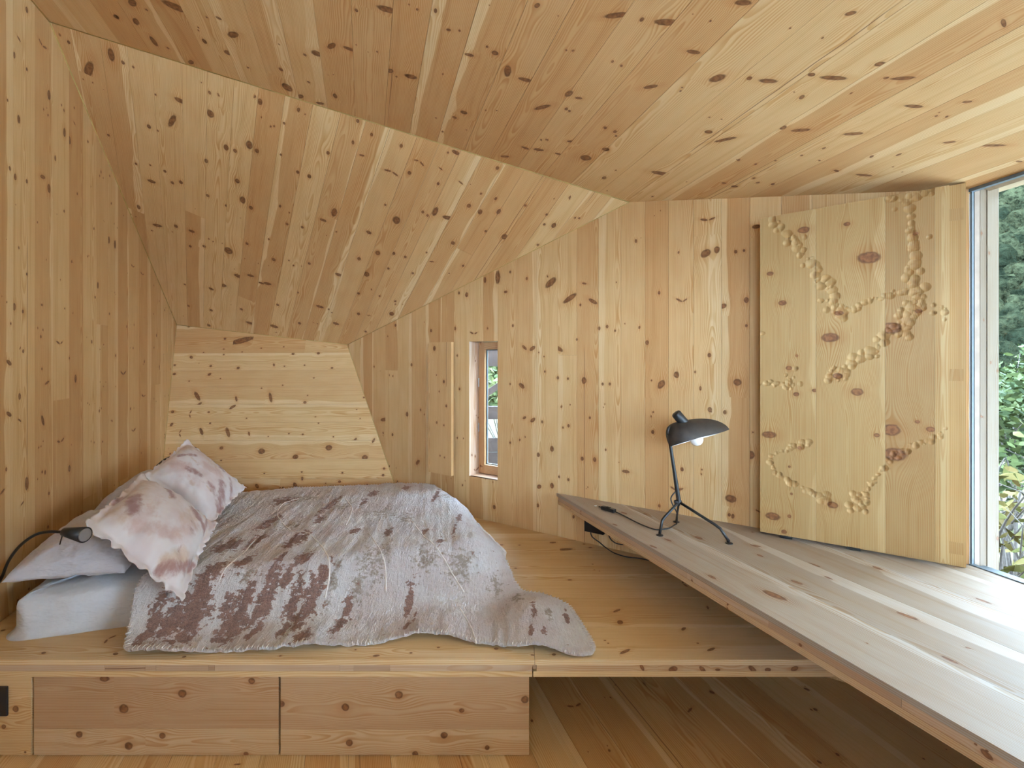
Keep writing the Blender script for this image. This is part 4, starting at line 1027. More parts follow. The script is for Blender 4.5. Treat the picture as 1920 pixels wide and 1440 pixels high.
# ------------------------------------------------------------------ pillows
def pillow(name, c00, c10, c11, c01, thick, mat, n=44, pinch=.10, seed=0, flange=0.0, sag=0.0, up=None, wr=.006, ruffle=0.0, bulge=(1, 1), face_paint=None, puff=.55):
    """bilinear corners (a along c00->c10, b along c00->c01), puffed both sides of the sheet"""
    c00, c10, c11, c01 = map(Vector, (c00, c10, c11, c01))
    nrm = (c10 - c00).cross(c01 - c00).normalized()
    if up is not None and nrm.dot(up) < 0: nrm = -nrm
    def base(a, b):
        # pinch: edges drawn in at the middle
        a2 = a - (2 * a - 1) * pinch * (1 - (2 * b - 1) ** 2) * abs(2 * a - 1) ** 3 * .5
        b2 = b - (2 * b - 1) * pinch * (1 - (2 * a - 1) ** 2) * abs(2 * b - 1) ** 3 * .5
        return (c00 * (1 - a2) + c10 * a2) * (1 - b2) + (c01 * (1 - a2) + c11 * a2) * b2
    verts, faces, info = [], [], []
    m = n + 1
    fe = flange
    for side in (1, -1):
        for j in range(m):
            for i in range(m):
                a, b = i / n, j / n
                x, y = 2 * a - 1, 2 * b - 1
                xi, yi = x / (1 - fe), y / (1 - fe)
                h = 0.0
                if abs(xi) < 1 and abs(yi) < 1:
                    h = ((1 - abs(xi) ** 2.6) * (1 - abs(yi) ** 2.6)) ** puff
                p = base(a, b)
                edge = 1 - h
                wv = wr * fbm(x * 3.2 + seed, y * 3.2, seed * 1.7) * (0.3 + .7 * min(1, h * 2))
                rad = wr * 1.3 * math.sin(math.atan2(y, x) * 17 + 3 * fbm(x * 2, y * 2, seed)) * h * max(0, edge)
                off = side * (thick / 2 * h * bulge[0 if side > 0 else 1] + (.0015 if (fe and h <= 0) else .0004)) + wv + rad
                if ruffle and h <= 0.02:
                    arc_ = (a if abs(y) > abs(x) else b) * 34
                    dist = max(abs(x), abs(y)); k = max(0, (dist - (1 - fe)) / max(fe, 1e-4))
                    off += ruffle * k * math.sin(arc_ + 4 * fbm(x * 2, y * 2, seed + 5)) * .8
                    cdir = (p - base(.5, .5)).normalized()
                    p = p + cdir * (ruffle * .45 * k * math.sin(arc_ * 2.1 + seed))
                q = p + nrm * off
                if sag: q = q - EZ * sag * (max(abs(x), abs(y)) ** 3)
                verts.append(q); info.append((a, b, side, h))
        s = 0 if side > 0 else m * m
        for j in range(n):
            for i in range(n):
                f = (s + j * m + i, s + j * m + i + 1, s + (j + 1) * m + i + 1, s + (j + 1) * m + i)
                faces.append(f if side > 0 else f[::-1])
    rim = [i for i in range(m)] + [j * m + n for j in range(1, m)] + [n * m + i for i in range(n - 1, -1, -1)] + [j * m for j in range(n - 1, 0, -1)]
    for k in range(len(rim)):
        a, b = rim[k], rim[(k + 1) % len(rim)]
        faces.append((b, a, a + m * m, b + m * m))
    if face_paint:
        me_cols = [face_paint(i[0], i[1], i[2]) for i in info]
    o = mesh_obj(name, verts, faces, mat, None, True, sum((c00, c10, c11, c01), Vector()) / 4)
    me = o.data
    if face_paint:
        at_ = me.attributes.new('paint', 'FLOAT_VECTOR', 'POINT')
        at_.data.foreach_set('vector', [c for t in me_cols for c in t])
    l = me.uv_layers.new(name='uv')
    fl = []
    for p in me.polygons:
        for v in p.vertices: fl += [info[v][0], info[v][1]]
    l.data.foreach_set('uv', fl)
    return o

zt = PLAT + MH + .012
def mp(u, w, z): return Vector((MO.x, MO.y, 0)) + MU * u + MW * w + EZ * z
# front white pillow lying on the mattress edge
p1 = pillow('pillow', mp(-.01, -.005, zt + .055), mp(.40, -.02, zt + .045), mp(.43, .66, zt + .085), mp(-.02, .64, zt + .11), .19, M_PILLOW, 56, .10, 3, up=EZ, wr=.007, bulge=(1.1, .42), puff=.42)
tag(p1, 'plump pale grey pillow lying at the front corner of the bed', 'pillow')
p2 = pillow('pillow', mp(-.02, .70, zt + .09), mp(.42, .70, zt + .06), mp(.44, 1.30, zt + .09), mp(.0, 1.32, zt + .16), .22, M_PILLOW, 48, .10, 8, up=EZ, wr=.010, bulge=(1.1, .5), puff=.42)
tag(p2, 'pale pillow half hidden at the far end against the left wall', 'pillow')

# painted cushions: watercolour marks
def paint_face(strokes):
    rr_ = random.Random(len(strokes))
    for q in range(16):
        a0, b0, an = rr_.uniform(.2, .8), rr_.uniform(.2, .8), rr_.uniform(0, 6.28); ln_ = rr_.uniform(.03, .10)
        strokes = strokes + [(rr_.choice('kkgm'), a0, b0, a0 + math.cos(an) * ln_, b0 + math.sin(an) * ln_, rr_.uniform(.012, .03), rr_.uniform(.4, .75))]
    def f(a, b, side):
        if side < 0: return (0, 0, 0)
        m = g = k = 0.0
        for kind, x0, y0, x1, y1, r, s in strokes:
            dx, dy = x1 - x0, y1 - y0; L2 = dx * dx + dy * dy
            t = 0 if L2 < 1e-9 else max(0, min(1, ((a - x0) * dx + (b - y0) * dy) / L2))
            d = math.hypot(a - x0 - dx * t, b - y0 - dy * t) / (r * 1.5)
            v = s * math.exp(-d ** 2.4)
            if kind == 'm': m = max(m, v)
            elif kind == 'g': g = max(g, v)
            else: k = max(k, v)
        return (m, g, k)
    return f
def cushion_material():
    t = NT('painted_cotton')
    p = t.sep(t.attr('paint')); uv = t.n('ShaderNodeUVMap', uv_map='uv').outputs[0]
    n1 = t.noise(uv, 15, 5, .65); n2 = t.noise(uv, 3.2, 3, .6); n3 = t.noise(uv, 320, 1)
    base = t.mix(t.ss(n2, .35, .65), (0.70, 0.66, 0.66), (0.64, 0.55, 0.545))
    wob = t.M('MULTIPLY', t.M('SUBTRACT', n1, .5), .9)
    ochre = t.ss(t.M('ADD', p[1], wob), .25, .85)
    base = t.mix(t.M('MULTIPLY', ochre, .8), base, (0.56, 0.40, 0.29))
    pink = t.ss(t.M('ADD', p[2], wob), .3, .8)
    base = t.mix(t.M('MULTIPLY', pink, .85), base, (0.58, 0.42, 0.39))
    mauve = t.ss(t.M('ADD', t.M('MULTIPLY', p[0], .8), t.M('MULTIPLY', wob, 1.2)), .30, .85)
    base = t.mix(t.M('MULTIPLY', mauve, .9), base, (0.34, 0.185, 0.17))
    w = t.noise(uv, 5, 3, .6)
    b1 = t.bump(w, .3, .008)
    b = t.n('ShaderNodeBump'); b.inputs['Strength'].default_value = .2; b.inputs['Distance'].default_value = .0006
    t.t.links.new(n3, b.inputs['Height']); t.t.links.new(b1, b.inputs['Normal'])
    t.bsdf(base, .88, .1, b.outputs[0], **{'Sheen Weight': .2})
    return t.m
M_PAINT = cushion_material()
def uvof(px, py, quad_px):
    """inverse bilinear: where a photo pixel falls on the cushion front"""
    a = b = .5
    q00, q10, q11, q01 = [Vector((x, y)) for x, y in quad_px]
    for _ in range(30):
        P = (q00 * (1 - a) + q10 * a) * (1 - b) + (q01 * (1 - a) + q11 * a) * b - Vector((px, py))
        da = (q10 - q00) * (1 - b) + (q11 - q01) * b; db = (q01 - q00) * (1 - a) + (q11 - q10) * a
        det = da.x * db.y - da.y * db.x
        a -= (P.x * db.y - P.y * db.x) / det; b -= (da.x * P.y - da.y * P.x) / det
    return a, b
def strokes_px(lst, quad, scale):
    out = []
    for kind, x0, y0, x1, y1, r, s in lst:
        a0 = uvof(x0, y0, quad); a1 = uvof(x1, y1, quad); out.append((kind, *a0, *a1, r / scale, s))
    return out
cL, cB, cR, cT = at(155, 982, 2.04), at(342, 1130, 1.985), at(408, 982, 2.50), at(264, 888, 2.72)
qF = ((155, 982), (342, 1128), (408, 982), (264, 888))
C1 = lambda x, y: (x / 3.273, 800 + y / 3.273)
def sc1(lst):
    return [(k, *C1(x0, y0), *C1(x1, y1), r / 3.273, s) for k, x0, y0, x1, y1, r, s in lst]
sF = strokes_px(sc1([('m', 745, 520, 735, 610, 45, 1), ('m', 660, 480, 720, 465, 26, .9), ('m', 965, 465, 985, 545, 24, 1), ('m', 1120, 610, 1210, 690, 32, 1), ('m', 1265, 570, 1225, 690, 20, .9), ('m', 960, 915, 1100, 925, 30, .95), ('m', 1090, 925, 1180, 880, 26, .95),
                     ('g', 960, 330, 1090, 370, 40, .9), ('g', 880, 380, 700, 560, 60, .55), ('g', 640, 560, 700, 640, 45, .6), ('g', 1050, 690, 1110, 650, 60, .6), ('g', 980, 895, 1080, 880, 40, .8),
                     ('k', 1090, 400, 1290, 600, 60, .8), ('k', 760, 690, 1000, 790, 45, .7), ('k', 820, 640, 900, 560, 60, .5), ('k', 1150, 540, 1180, 480, 60, .6), ('k', 960, 780, 1150, 720, 40, .6)]), qF, 230)
cf = pillow('cushion', cL, cB, cR, cT, .17, M_PAINT, 72, .05, 5, flange=.13, up=V3((.5, -.6, .6)), wr=.006, ruffle=.010, bulge=(1.05, .12), face_paint=paint_face(sF))
tag(cf, 'front cushion with a watercolour face and ruffled edge hanging over the mattress', 'cushion')
dL, dB, dR, dT = at(268, 892, 2.80), at(392, 992, 2.60), at(462, 914, 3.14), at(350, 824, 3.22)
qB = ((268, 892), (392, 992), (462, 914), (350, 824))
sB = strokes_px(sc1([('m', 1080, 245, 1180, 262, 18, .9), ('m', 1140, 350, 1210, 390, 24, .95), ('m', 1270, 440, 1300, 480, 26, .85), ('m', 1345, 420, 1350, 540, 34, .95), ('m', 1290, 240, 1360, 330, 22, .9), ('m', 1400, 370, 1420, 480, 18, .8), ('m', 1330, 520, 1370, 540, 30, .9),
                     ('g', 1130, 170, 1200, 180, 60, .8), ('g', 1200, 210, 1320, 330, 45, .6), ('k', 1050, 300, 1130, 340, 50, .7), ('k', 1250, 330, 1320, 360, 40, .8), ('k', 1100, 370, 1180, 420, 50, .5)]), qB, 190)
cbk = pillow('cushion', dL, dB, dR, dT, .17, M_PAINT, 60, .05, 11, flange=.11, up=V3((.5, -.5, .6)), wr=.006, ruffle=.008, bulge=(1.05, .12), face_paint=paint_face(sB))
tag(cbk, 'rear cushion with mauve watercolour marks propped upright against the pillows', 'cushion')

# ------------------------------------------------------------------ felt blanket
OUT = [(-1.845, 3.51), (-1.50, 3.545), (-1.17, 3.59), (-.865, 3.655), (-.67, 3.655), (-.575, 3.615), (-.50, 3.53), (-.41, 3.40), (-.285, 3.216), (-.168, 2.90), (-.044, 2.64), (-.03, 2.526), (.057, 2.343), (.221, 2.256), (.27, 2.135), (.306, 1.886),
       (.08, 1.906), (-.123, 1.946), (-.24, 1.975), (-.337, 1.995), (-.42, 1.985), (-.613, 1.938), (-.862, 1.905), (-1.12, 1.900), (-1.23, 1.884), (-1.425, 1.880), (-1.50, 1.99), (-1.536, 2.09), (-1.57, 2.22), (-1.66, 2.55), (-1.76, 2.9), (-1.86, 3.3)]
def sdist(x, y):
    u, w = m_local((x, y))
    dx = max(-u, u - ML - .09, 0); dy = max(-w, w - MWD - .05, 0)
    return math.hypot(dx, dy)
def blanket_z(x, y):
    d = sdist(x, y)
    u, w = m_local((x, y))
    fall = .26 + .12 * max(0, min(1, (u - 1.0) / .9))
    t = max(0, min(1, 1 - d / fall)); s = t * t * (3 - 2 * t)
    z = PLAT + .016 + (MH + .014) * s
    front = max(0, min(1, -w / .12)) + max(0, min(1, (u - ML) / .08)); front = min(1, front)
    # long soft folds running down the front, small lumps everywhere
    fold = math.sin(x * 13 + 2.4 * noise.noise(Vector((x * 1.4, y * 2.2, 4.0)))) * .5 + .5
    z += front * fold * .020 * (1 - .5 * s)
    z += .006 * noise.noise(Vector((x * 17 + y * 3, y * 3.2, 8.0))) + .004 * noise.noise(Vector((x * 42 + y * 6, y * 6, 6.0)))
    if x > -.3 and y < 2.6:                      # humped corner lying on the platform at the right
        z += .032 * math.exp(-((x - .10) / .13) ** 2 - ((y - 2.12) / .16) ** 2)
    z += .006 * noise.noise(Vector((x * 7, y * 4, 1.0))) + .0035 * noise.noise(Vector((x * 26, y * 12, 2.0)))
    return z
def inside(x, y, poly):
    c = False; j = len(poly) - 1
    for i in range(len(poly)):
        xi, yi = poly[i]; xj, yj = poly[j]
        if (yi > y) != (yj > y) and x < (xj - xi) * (y - yi) / (yj - yi) + xi: c = not c
        j = i
    return c
def blanket_px(px, py):
    z = PLAT + .1
    for _ in range(12):
        p = hit(px, py, P_Z(z)); z = .5 * z + .5 * blanket_z(p.x, p.y)
    return p
def build_blanket():
    # dense outline with slightly ragged edge, spline smoothed
    o3 = spline([(x, y, 0) for x, y in OUT + OUT[:1]], 10)[:-1]
    L = [0]
    for i in range(1, len(o3) + 1): L.append(L[-1] + (o3[i % len(o3)] - o3[i - 1]).length)
    step = .009; ns = int(L[-1] / step); outl = []
    k = 0
    for i in range(ns):
        s = L[-1] * i / ns
        while L[k + 1] < s: k += 1
        t = (s - L[k]) / (L[k + 1] - L[k]); outl.append(o3[k].lerp(o3[(k + 1) % len(o3)], t))
    def nv_(p): return .005 * noise.noise(Vector((p.x * 30, p.y * 30, 7))) + .008 * noise.noise(Vector((p.x * 9, p.y * 9, 3)))
    outl = [p + Vector((nv_(p), nv_(p + Vector((5, 5, 0))), 0)) for p in outl]
    poly = [(p.x, p.y) for p in outl]
    # uniform grid points inside + outline, Delaunay
    from mathutils.geometry import delaunay_2d_cdt
    pts = [Vector(q) for q in poly]; edges = [(i, (i + 1) % len(poly)) for i in range(len(poly))]
    xs = [p[0] for p in poly]; ys = [p[1] for p in poly]; st = .0085
    # coarse inside mask by scanline
    rowsY = np.arange(min(ys) + st / 2, max(ys), st)
    for r, y in enumerate(rowsY):
        xsn = []
        for i in range(len(poly)):
            (xa, ya), (xb, yb_) = poly[i], poly[(i + 1) % len(poly)]
            if (ya > y) != (yb_ > y): xsn.append(xa + (y - ya) / (yb_ - ya) * (xb - xa))
        xsn.sort()
        for a, b in zip(xsn[::2], xsn[1::2]):
            x = a + st * .6 + (r % 2) * st * .5
            while x < b - st * .6: pts.append(Vector((x, y))); x += st
    res = delaunay_2d_cdt(pts, edges, [], 1, 1e-6)
    V, E_, Fc = res[0], res[1], res[2]
    top = []
    for p in V:
        z = blanket_z(p.x, p.y) + .0022 * noise.noise(Vector((p.x * 85, p.y * 55, 0))) + .0016 * noise.noise(Vector((p.x * 190, p.y * 120, 5)))
        top.append(Vector((p.x, p.y, z)))
    return top, [tuple(f) for f in Fc], poly
btop, bfaces, bpoly = build_blanket()
nb = len(btop)
ecount = {}
for f in bfaces:
    for i in range(3):
        e = (f[i], f[(i + 1) % 3]); ecount[e] = 1
bedge = [e for e in ecount if (e[1], e[0]) not in ecount]
bverts = btop + [Vector((p.x, p.y, max(PLAT + .001, p.z - .010))) for p in btop]
bf = bfaces + [(b, a, a + nb, b + nb) for a, b in bedge]
def blob(lst):
    out = []
    for x, y, rx, ry in lst:
        p = blanket_px(x, y); out.append((p.x, p.y, rx * p.y / F, ry * p.y / max(80, (y - HY - 40))))
    return np.array(out)
BROWN = blob([(477, 936, 25, 12), (532, 939, 30, 10), (503, 980, 22, 18), (427, 1023, 35, 18), (480, 1015, 20, 18), (457, 1052, 20, 18), (404, 1064, 25, 20), (556, 1012, 25, 22), (530, 1041, 10, 8), (567, 1047, 25, 15), (512, 1070, 12, 20), (600, 1087, 18, 25), (538, 1082, 15, 10), (506, 1117, 18, 28), (547, 1137, 20, 30), (576, 1140, 25, 40), (570, 1190, 20, 18), (425, 1134, 15, 12), (462, 1122, 15, 25), (436, 1175, 35, 35), (363, 1150, 40, 45), (325, 1166, 30, 30), (282, 1180, 20, 30), (486, 1140, 15, 25), (480, 1180, 15, 20), (530, 1180, 15, 25), (632, 1175, 15, 30), (652, 1140, 12, 15), (620, 947, 12, 25), (602, 974, 12, 10), (667, 994, 15, 10), (728, 997, 12, 12), (681, 942, 10, 8),
              (768, 1130, 11, 26), (763, 1172, 7, 12), (770, 1096, 15, 4), (778, 1155, 4, 14), (817, 930, 7, 16), (861, 971, 7, 10), (852, 991, 5, 16), (826, 1015, 9, 8), (797, 997, 10, 7), (1001, 1140, 8, 24), (1019, 1184, 9, 12), (995, 1184, 6, 16), (1062, 1155, 8, 18), (1024, 1210, 6, 4), (380, 1090, 20, 20), (300, 1130, 16, 20), (700, 925, 14, 8), (590, 925, 18, 8), (760, 915, 12, 6), (410, 1200, 22, 10), (350, 1200, 20, 12)])
GREY = blob([(690, 1050, 40, 30), (720, 960, 40, 18), (860, 1060, 45, 22), (760, 970, 35, 18), (930, 1100, 24, 18), (625, 1085, 16, 30), (560, 935, 70, 10), (670, 1110, 25, 20), (800, 1040, 40, 16), (640, 950, 30, 14), (545, 985, 30, 14), (970, 1120, 24, 20), (715, 1040, 30, 30), (470, 1075, 30, 16), (840, 930, 22, 14), (1030, 1150, 16, 24)])
bx = np.array([[p.x, p.y] for p in btop])
def fieldof(bl):
    f = np.zeros(len(bx))
    for x, y, rx, ry in bl:
        d = ((bx[:, 0] - x) / rx) ** 2 + ((bx[:, 1] - y) / ry) ** 2
        f = np.maximum(f, np.exp(-d * 1.7))
    return f
fb, fg = fieldof(BROWN), fieldof(GREY)
def blanket_material():
    t = NT('felted_wool')
    p = t.sep(t.attr('dye')); co = t.n('ShaderNodeTexCoord').outputs['Object']
    xy = t.sep(co)
    pos = t.comb(xy[0], xy[1], t.M('MULTIPLY', xy[2], 1.5))
    st = t.comb(t.M('MULTIPLY', xy[0], 1.1), xy[1], t.M('MULTIPLY', xy[2], 1.6))
    nA = t.noise(st, 26, 5, .6); nB = t.noise(pos, 4.0, 3, .6); nC = t.noise(st, 60, 3, .65); nD = t.noise(pos, 330, 2, .6)
    nE = t.noise(t.comb(t.M('MULTIPLY', xy[0], 4.0), xy[1], xy[2]), 34, 3, .6)
    base = t.mix(t.ss(nB, .35, .66), (0.80, 0.775, 0.78), (0.70, 0.61, 0.605))
    base = t.mix(t.M('MULTIPLY', t.ss(nE, .45, .75), .35), base, (0.55, 0.475, 0.44))
    wob = t.M('ADD', t.M('MULTIPLY', t.M('SUBTRACT', nA, .5), 2.3), t.M('MULTIPLY', t.M('SUBTRACT', nC, .5), 1.5))
    g = t.ss(t.M('ADD', p[1], t.M('ADD', wob, t.M('MULTIPLY', t.M('SUBTRACT', nC, .5), .9))), .55, 1.15)
    base = t.mix(t.M('MULTIPLY', g, .85), base, (0.34, 0.26, 0.185))
    b = t.ss(t.M('ADD', p[0], wob), .48, .62)
    br = t.mix(t.ss(nC, .3, .7), (0.17, 0.070, 0.048), (0.34, 0.165, 0.115))
    base = t.mix(t.M('MULTIPLY', b, .92), base, br)
    base = t.mix(t.M('MULTIPLY', t.ss(nD, .35, .8), .3), base, t.mix(1.0, base, (.72, .68, .64), 'MULTIPLY'))
    h = t.M('ADD', t.M('MULTIPLY', nE, 1.0), t.M('ADD', t.M('MULTIPLY', nC, .7), t.M('MULTIPLY', nD, .5)))
    nr = t.bump(h, 1.0, .014)
    t.bsdf(base, .95, .05, nr, **{'Sheen Weight': .25, 'Sheen Roughness': .6})
    return t.m
M_WOOL = blanket_material()
bl = mesh_obj('blanket', bverts, bf, M_WOOL, None, True, V3((-.7, 2.7, PLAT)))
dy = np.zeros((2 * nb, 3), dtype=np.float32); dy[:nb, 0] = fb; dy[:nb, 1] = fg; dy[nb:] = dy[:nb]
a_ = bl.data.attributes.new('dye', 'FLOAT_VECTOR', 'POINT'); a_.data.foreach_set('vector', dy.ravel())
tag(bl, 'felted cream wool blanket dyed with rusty brown blotches draped over the bed', 'blanket')
# raised felt seams (thin cords worked into the wool) and blanket stitches along the hem
M_YARN = simple('cream_yarn', (0.72, 0.66, 0.62), .9, .05, .1)
for cord in ([(560, 935), (530, 945), (520, 965), (545, 995), (580, 1000), (610, 1035), (618, 1070), (610, 1120)], [(648, 935), (660, 955), (648, 985)], [(690, 1000), (712, 1030), (722, 1060), (724, 1110)], [(770, 975), (800, 1010), (840, 1060), (870, 1110)], [(480, 1010), (440, 1050), (410, 1090)], [(862, 1140), (880, 1170), (893, 1205)]):
    pts = [blanket_px(*c) for c in cord]; pts = spline(pts, 6); pts = [Vector((p.x, p.y, blanket_z(p.x, p.y) + .001)) for p in pts]
    tube('felt_cord', [p - EZ * .003 for p in pts], .004, M_YARN, bl, 8)
sv, sf = [], []
acc = 0
ctr = Vector((-.8, 2.7))
for i in range(len(bpoly)):
    p, q = Vector(bpoly[i]), Vector(bpoly[(i + 1) % len(bpoly)])
    if p.y > 2.35 and p.x < -.2 and p.y < 3.5: continue
    if i % 2: continue
    tdir = (q - p).normalized(); inw = Vector((-tdir.y, tdir.x))
    if inside(p.x + inw.x * .02, p.y + inw.y * .02, bpoly) is False: inw = -inw
    a, b = p - inw * .003, p + inw * .016
    za, zb = blanket_z(p.x, p.y) + .002, blanket_z(b.x, b.y) + .0035
    v, f = tube_geo([Vector((a.x, a.y, za - .006)), Vector((a.x, a.y, za + .001)), Vector((b.x, b.y, zb))], [.0015, .0018, .0015], 5)
    o = len(sv); sv += v; sf += [tuple(k + o for k in ff) for ff in f]
st = mesh_obj('hem_stitching', sv, sf, M_YARN, bl, True); st['kind'] = 'stuff'
# ------------------------------------------------------------------ tripod desk lamp
lamp = empty('desk_lamp', at(1268, 1000, 2.43)); lamp.location.z = DESK
tag(lamp, 'black tripod desk lamp with a beak-shaped shade standing on the desk', 'lamp')
ft = [hit(1237, 1004, P_Z(DESK)), hit(1367, 1019, P_Z(DESK)), hit(1268, 979, P_Z(DESK))]
YL = 2.45
hub = at(1273, 941, YL)
knee = [at(1242, 974, 2.415), at(1349, 989, 2.32), None]
ftop = [f + EZ * .0085 for f in ft]
for i in range(3):
    st_ = hub + (ft[i] - hub) * .06 + EZ * (.012 if i == 0 else 0)
    if knee[i] is not None:
        pts = [hub.copy(), knee[i].lerp(hub, .08), knee[i], knee[i].lerp(ftop[i], .12), ftop[i]]
        pts = [hub.copy(), hub.lerp(knee[i], .5), hub.lerp(knee[i], .9), knee[i].lerp(ftop[i], .02) + (ftop[i] - knee[i]) * .06, knee[i].lerp(ftop[i], .25), ftop[i]]
    else: pts = [hub.copy(), hub.lerp(ftop[i], .5), ftop[i]]
    leg = tube('leg', pts, .0065 if i < 2 else .005, M_BLACK, lamp, 10)
    v, f = tube_geo([ft[i] + EZ * .0004, ft[i] + EZ * .003, ft[i] + EZ * .005], [.0165, .0165, .008], 20); mesh_obj('foot_disc', v, f, M_BLACK, leg)
stop_ = at(1255, 822, YL)
tube('stem', [hub - (stop_ - hub).normalized() * .006, hub, stop_.lerp(hub, .5), stop_, at(1253, 812, YL)], [.011, .011, .0085, .0072, .007], M_BLACK, lamp, 12)
tube('hub_clamp', [hub - EX * .022, hub - EX * .01, hub + EX * .012], [.008, .010, .008], M_BLACK, lamp, 12)
v, f = tube_geo([hub - EZ * .018, hub - EZ * .010], .006, 10); mesh_obj('clamp_screw', v, f, M_BLACK, lamp)
# socket rod behind the shade linking stem to shade
tube('shade_bracket', spline([at(1253, 815, YL), at(1254, 803, YL + .004), at(1262, 800, YL + .01)], 5), .0085, M_BLACK, lamp, 12)
ps = YL / F                                            # metres per photo pixel at the lamp
SC = at(1306, 823, YL)                                 # middle of the opening
tipd = math.radians(12)
sxv = Vector((math.cos(tipd), 0, math.sin(tipd)))      # axis toward the beak tip
roll = math.radians(16)
syv = Vector((0, math.cos(roll), -math.sin(roll)))     # far side lower so the near rim lifts
syv = (syv - sxv * syv.dot(sxv)).normalized()
szv = sxv.cross(syv).normalized()
def shade_shell(scale=1.0, inner=False):
    NR, NTH = 16, 56; vs, fs = [], []
    for k in range(NR + 1):
        t = k / NR
        sc_ = (math.cos(t * math.pi / 2)) ** .75 if k < NR else 0.0
        hgt = math.sin(t * math.pi / 2) ** 1.0 * .098
        cxs = -.070 * t ** 1.3                      # rings drift to the apex above the neck
        for j in range(NTH):
            th = 2 * math.pi * j / NTH
            rx = .165 if math.cos(th) > 0 else .134
            ry = .080 * (1 - .30 * max(0, math.cos(th)) ** 2)
            x = rx * math.cos(th) * sc_ + cxs; y = ry * math.sin(th) * sc_
            dip = .012 * max(0, math.cos(th)) ** 3 * (1 - t)       # beak droops a little
            lift = -.010 * max(0, -math.cos(th)) * (1 - t)
            vs.append(SC + sxv * (x * scale) + syv * (y * scale) + szv * ((hgt + dip + lift) * scale))
    for k in range(NR):
        for j in range(NTH):
            j2 = (j + 1) % NTH; fs.append((k * NTH + j, k * NTH + j2, (k + 1) * NTH + j2, (k + 1) * NTH + j))
    return vs, fs, NTH
v1, f1, nth = shade_shell(1.0)
shade = mesh_obj('shade', v1, f1, M_SHADE, lamp, True)
v2, f2, _ = shade_shell(.975)
mesh_obj('reflector', v2, [q[::-1] for q in f2], M_WHITE, shade, True)
rimv = [v1[j] for j in range(nth)] + [v2[j] for j in range(nth)]
mesh_obj('rim', rimv, [(j, (j + 1) % nth, nth + (j + 1) % nth, nth + j) for j in range(nth)], M_SHADE, shade)
kb = at(1284, 795, YL); ktip = at(1269, 777, YL)
kd = (ktip - kb).normalized()
tube('shade_neck', [kb - kd * .012, kb, kb + kd * .026, ktip + kd * .004, ktip + kd * .009, ktip + kd * .011], [.026, .025, .0235, .0235, .020, .010], M_BLACK, lamp, 24)
bc = at(1306, 824, YL)
bm = bmesh.new(); bmesh.ops.create_uvsphere(bm, u_segments=24, v_segments=14, radius=.031)
for w in bm.verts: w.co = w.co + bc
bm_obj('bulb', bm, M_BULB, lamp, True)
v, f = tube_geo([bc + szv * .026, bc + szv * .06], [.015, .015], 16); mesh_obj('bulb_socket', v, f, M_BLACK, lamp, True)
zc_ = DESK + .0046
cord = [at(1266, 922, YL), at(1258, 934, YL - .01), at(1262, 948, YL - .01), at(1269, 962, YL), hit(1268, 983, P_Z(zc_)), hit(1255, 990, P_Z(zc_)), hit(1236, 993, P_Z(zc_)), hit(1222, 991, P_Z(zc_)), hit(1195, 980, P_Z(zc_)), hit(1170, 967, P_Z(zc_)), hit(1153, 959, P_Z(zc_))]
tube('power_cord', [Vector((p.x, p.y, max(p.z, zc_))) for p in spline(cord, 6)], .0032, M_BLACK, lamp, 8)
swa, swb = hit(1129, 952, P_Z(DESK + .009)), hit(1153, 959, P_Z(DESK + .009))
sdv = (swb - swa); sdv.z = 0; sl = sdv.length; sdv.normalize(); spv = EZ.cross(sdv)
sw = box('cord_switch', swa - spv * .013 - EZ * .0075, sdv, spv, EZ, sl, .026, .019, M_PLASTIC, lamp, .004)
box('switch_button', swa + sdv * sl * .35 - spv * .007 + EZ * .009, sdv, spv, EZ, sl * .3, .014, .006, M_BLACK, sw, .002)
tube('power_cord', spline([hit(1129, 952, P_Z(zc_ + .004)), hit(1125, 950.5, P_Z(zc_)), hit(1122.5, 950, P_Z(zc_))], 5), .0032, M_BLACK, lamp, 8)
grm = hit(1116.5, 949, P_Z(DESK)); v, f = ring_geo(grm + EZ * .0004, EZ, .0045, .0085, .002, 20); mesh_obj('grommet', v, f, M_WHITE, desk)

# ------------------------------------------------------------------ power box under the desk
pbx = empty('power_box', hit(1118, 990, P_RIGHT)); tag(pbx, 'small black power box on the right wall under the desk with dangling leads', 'socket')
q0 = hit(1100, 993, P_RIGHT); q1 = hit(1136, 1000, P_RIGHT)
wln = (q1 - q0); wln.z = 0; wl_ = wln.length; wln.normalize()
box('housing', Vector((q0.x, q0.y, q0.z)) - N_RIGHT * .036, wln, N_RIGHT, EZ, wl_, .035, .062, M_PLASTIC, pbx, .005)
def onw(px, py, o=.02): p = hit(px, py, (N_RIGHT, N_RIGHT.dot(q0) - o)); return p
tube('lead', spline([onw(1107, 994), onw(1110, 1006), onw(1124, 1017), onw(1136, 1027, .03), hit(1152, 1037, P_Z(PLAT + .006)), hit(1175, 1044, P_Z(PLAT + .004)), hit(1205, 1048, P_Z(PLAT + .004)), hit(1250, 1060, P_Z(PLAT + .004))], 6), .0034, M_BLACK, pbx, 8)
tube('lead', spline([onw(1141, 1003), onw(1146, 1012), onw(1156, 1019), onw(1170, 1021), onw(1190, 1020)], 6), .0030, M_BLACK, pbx, 8)

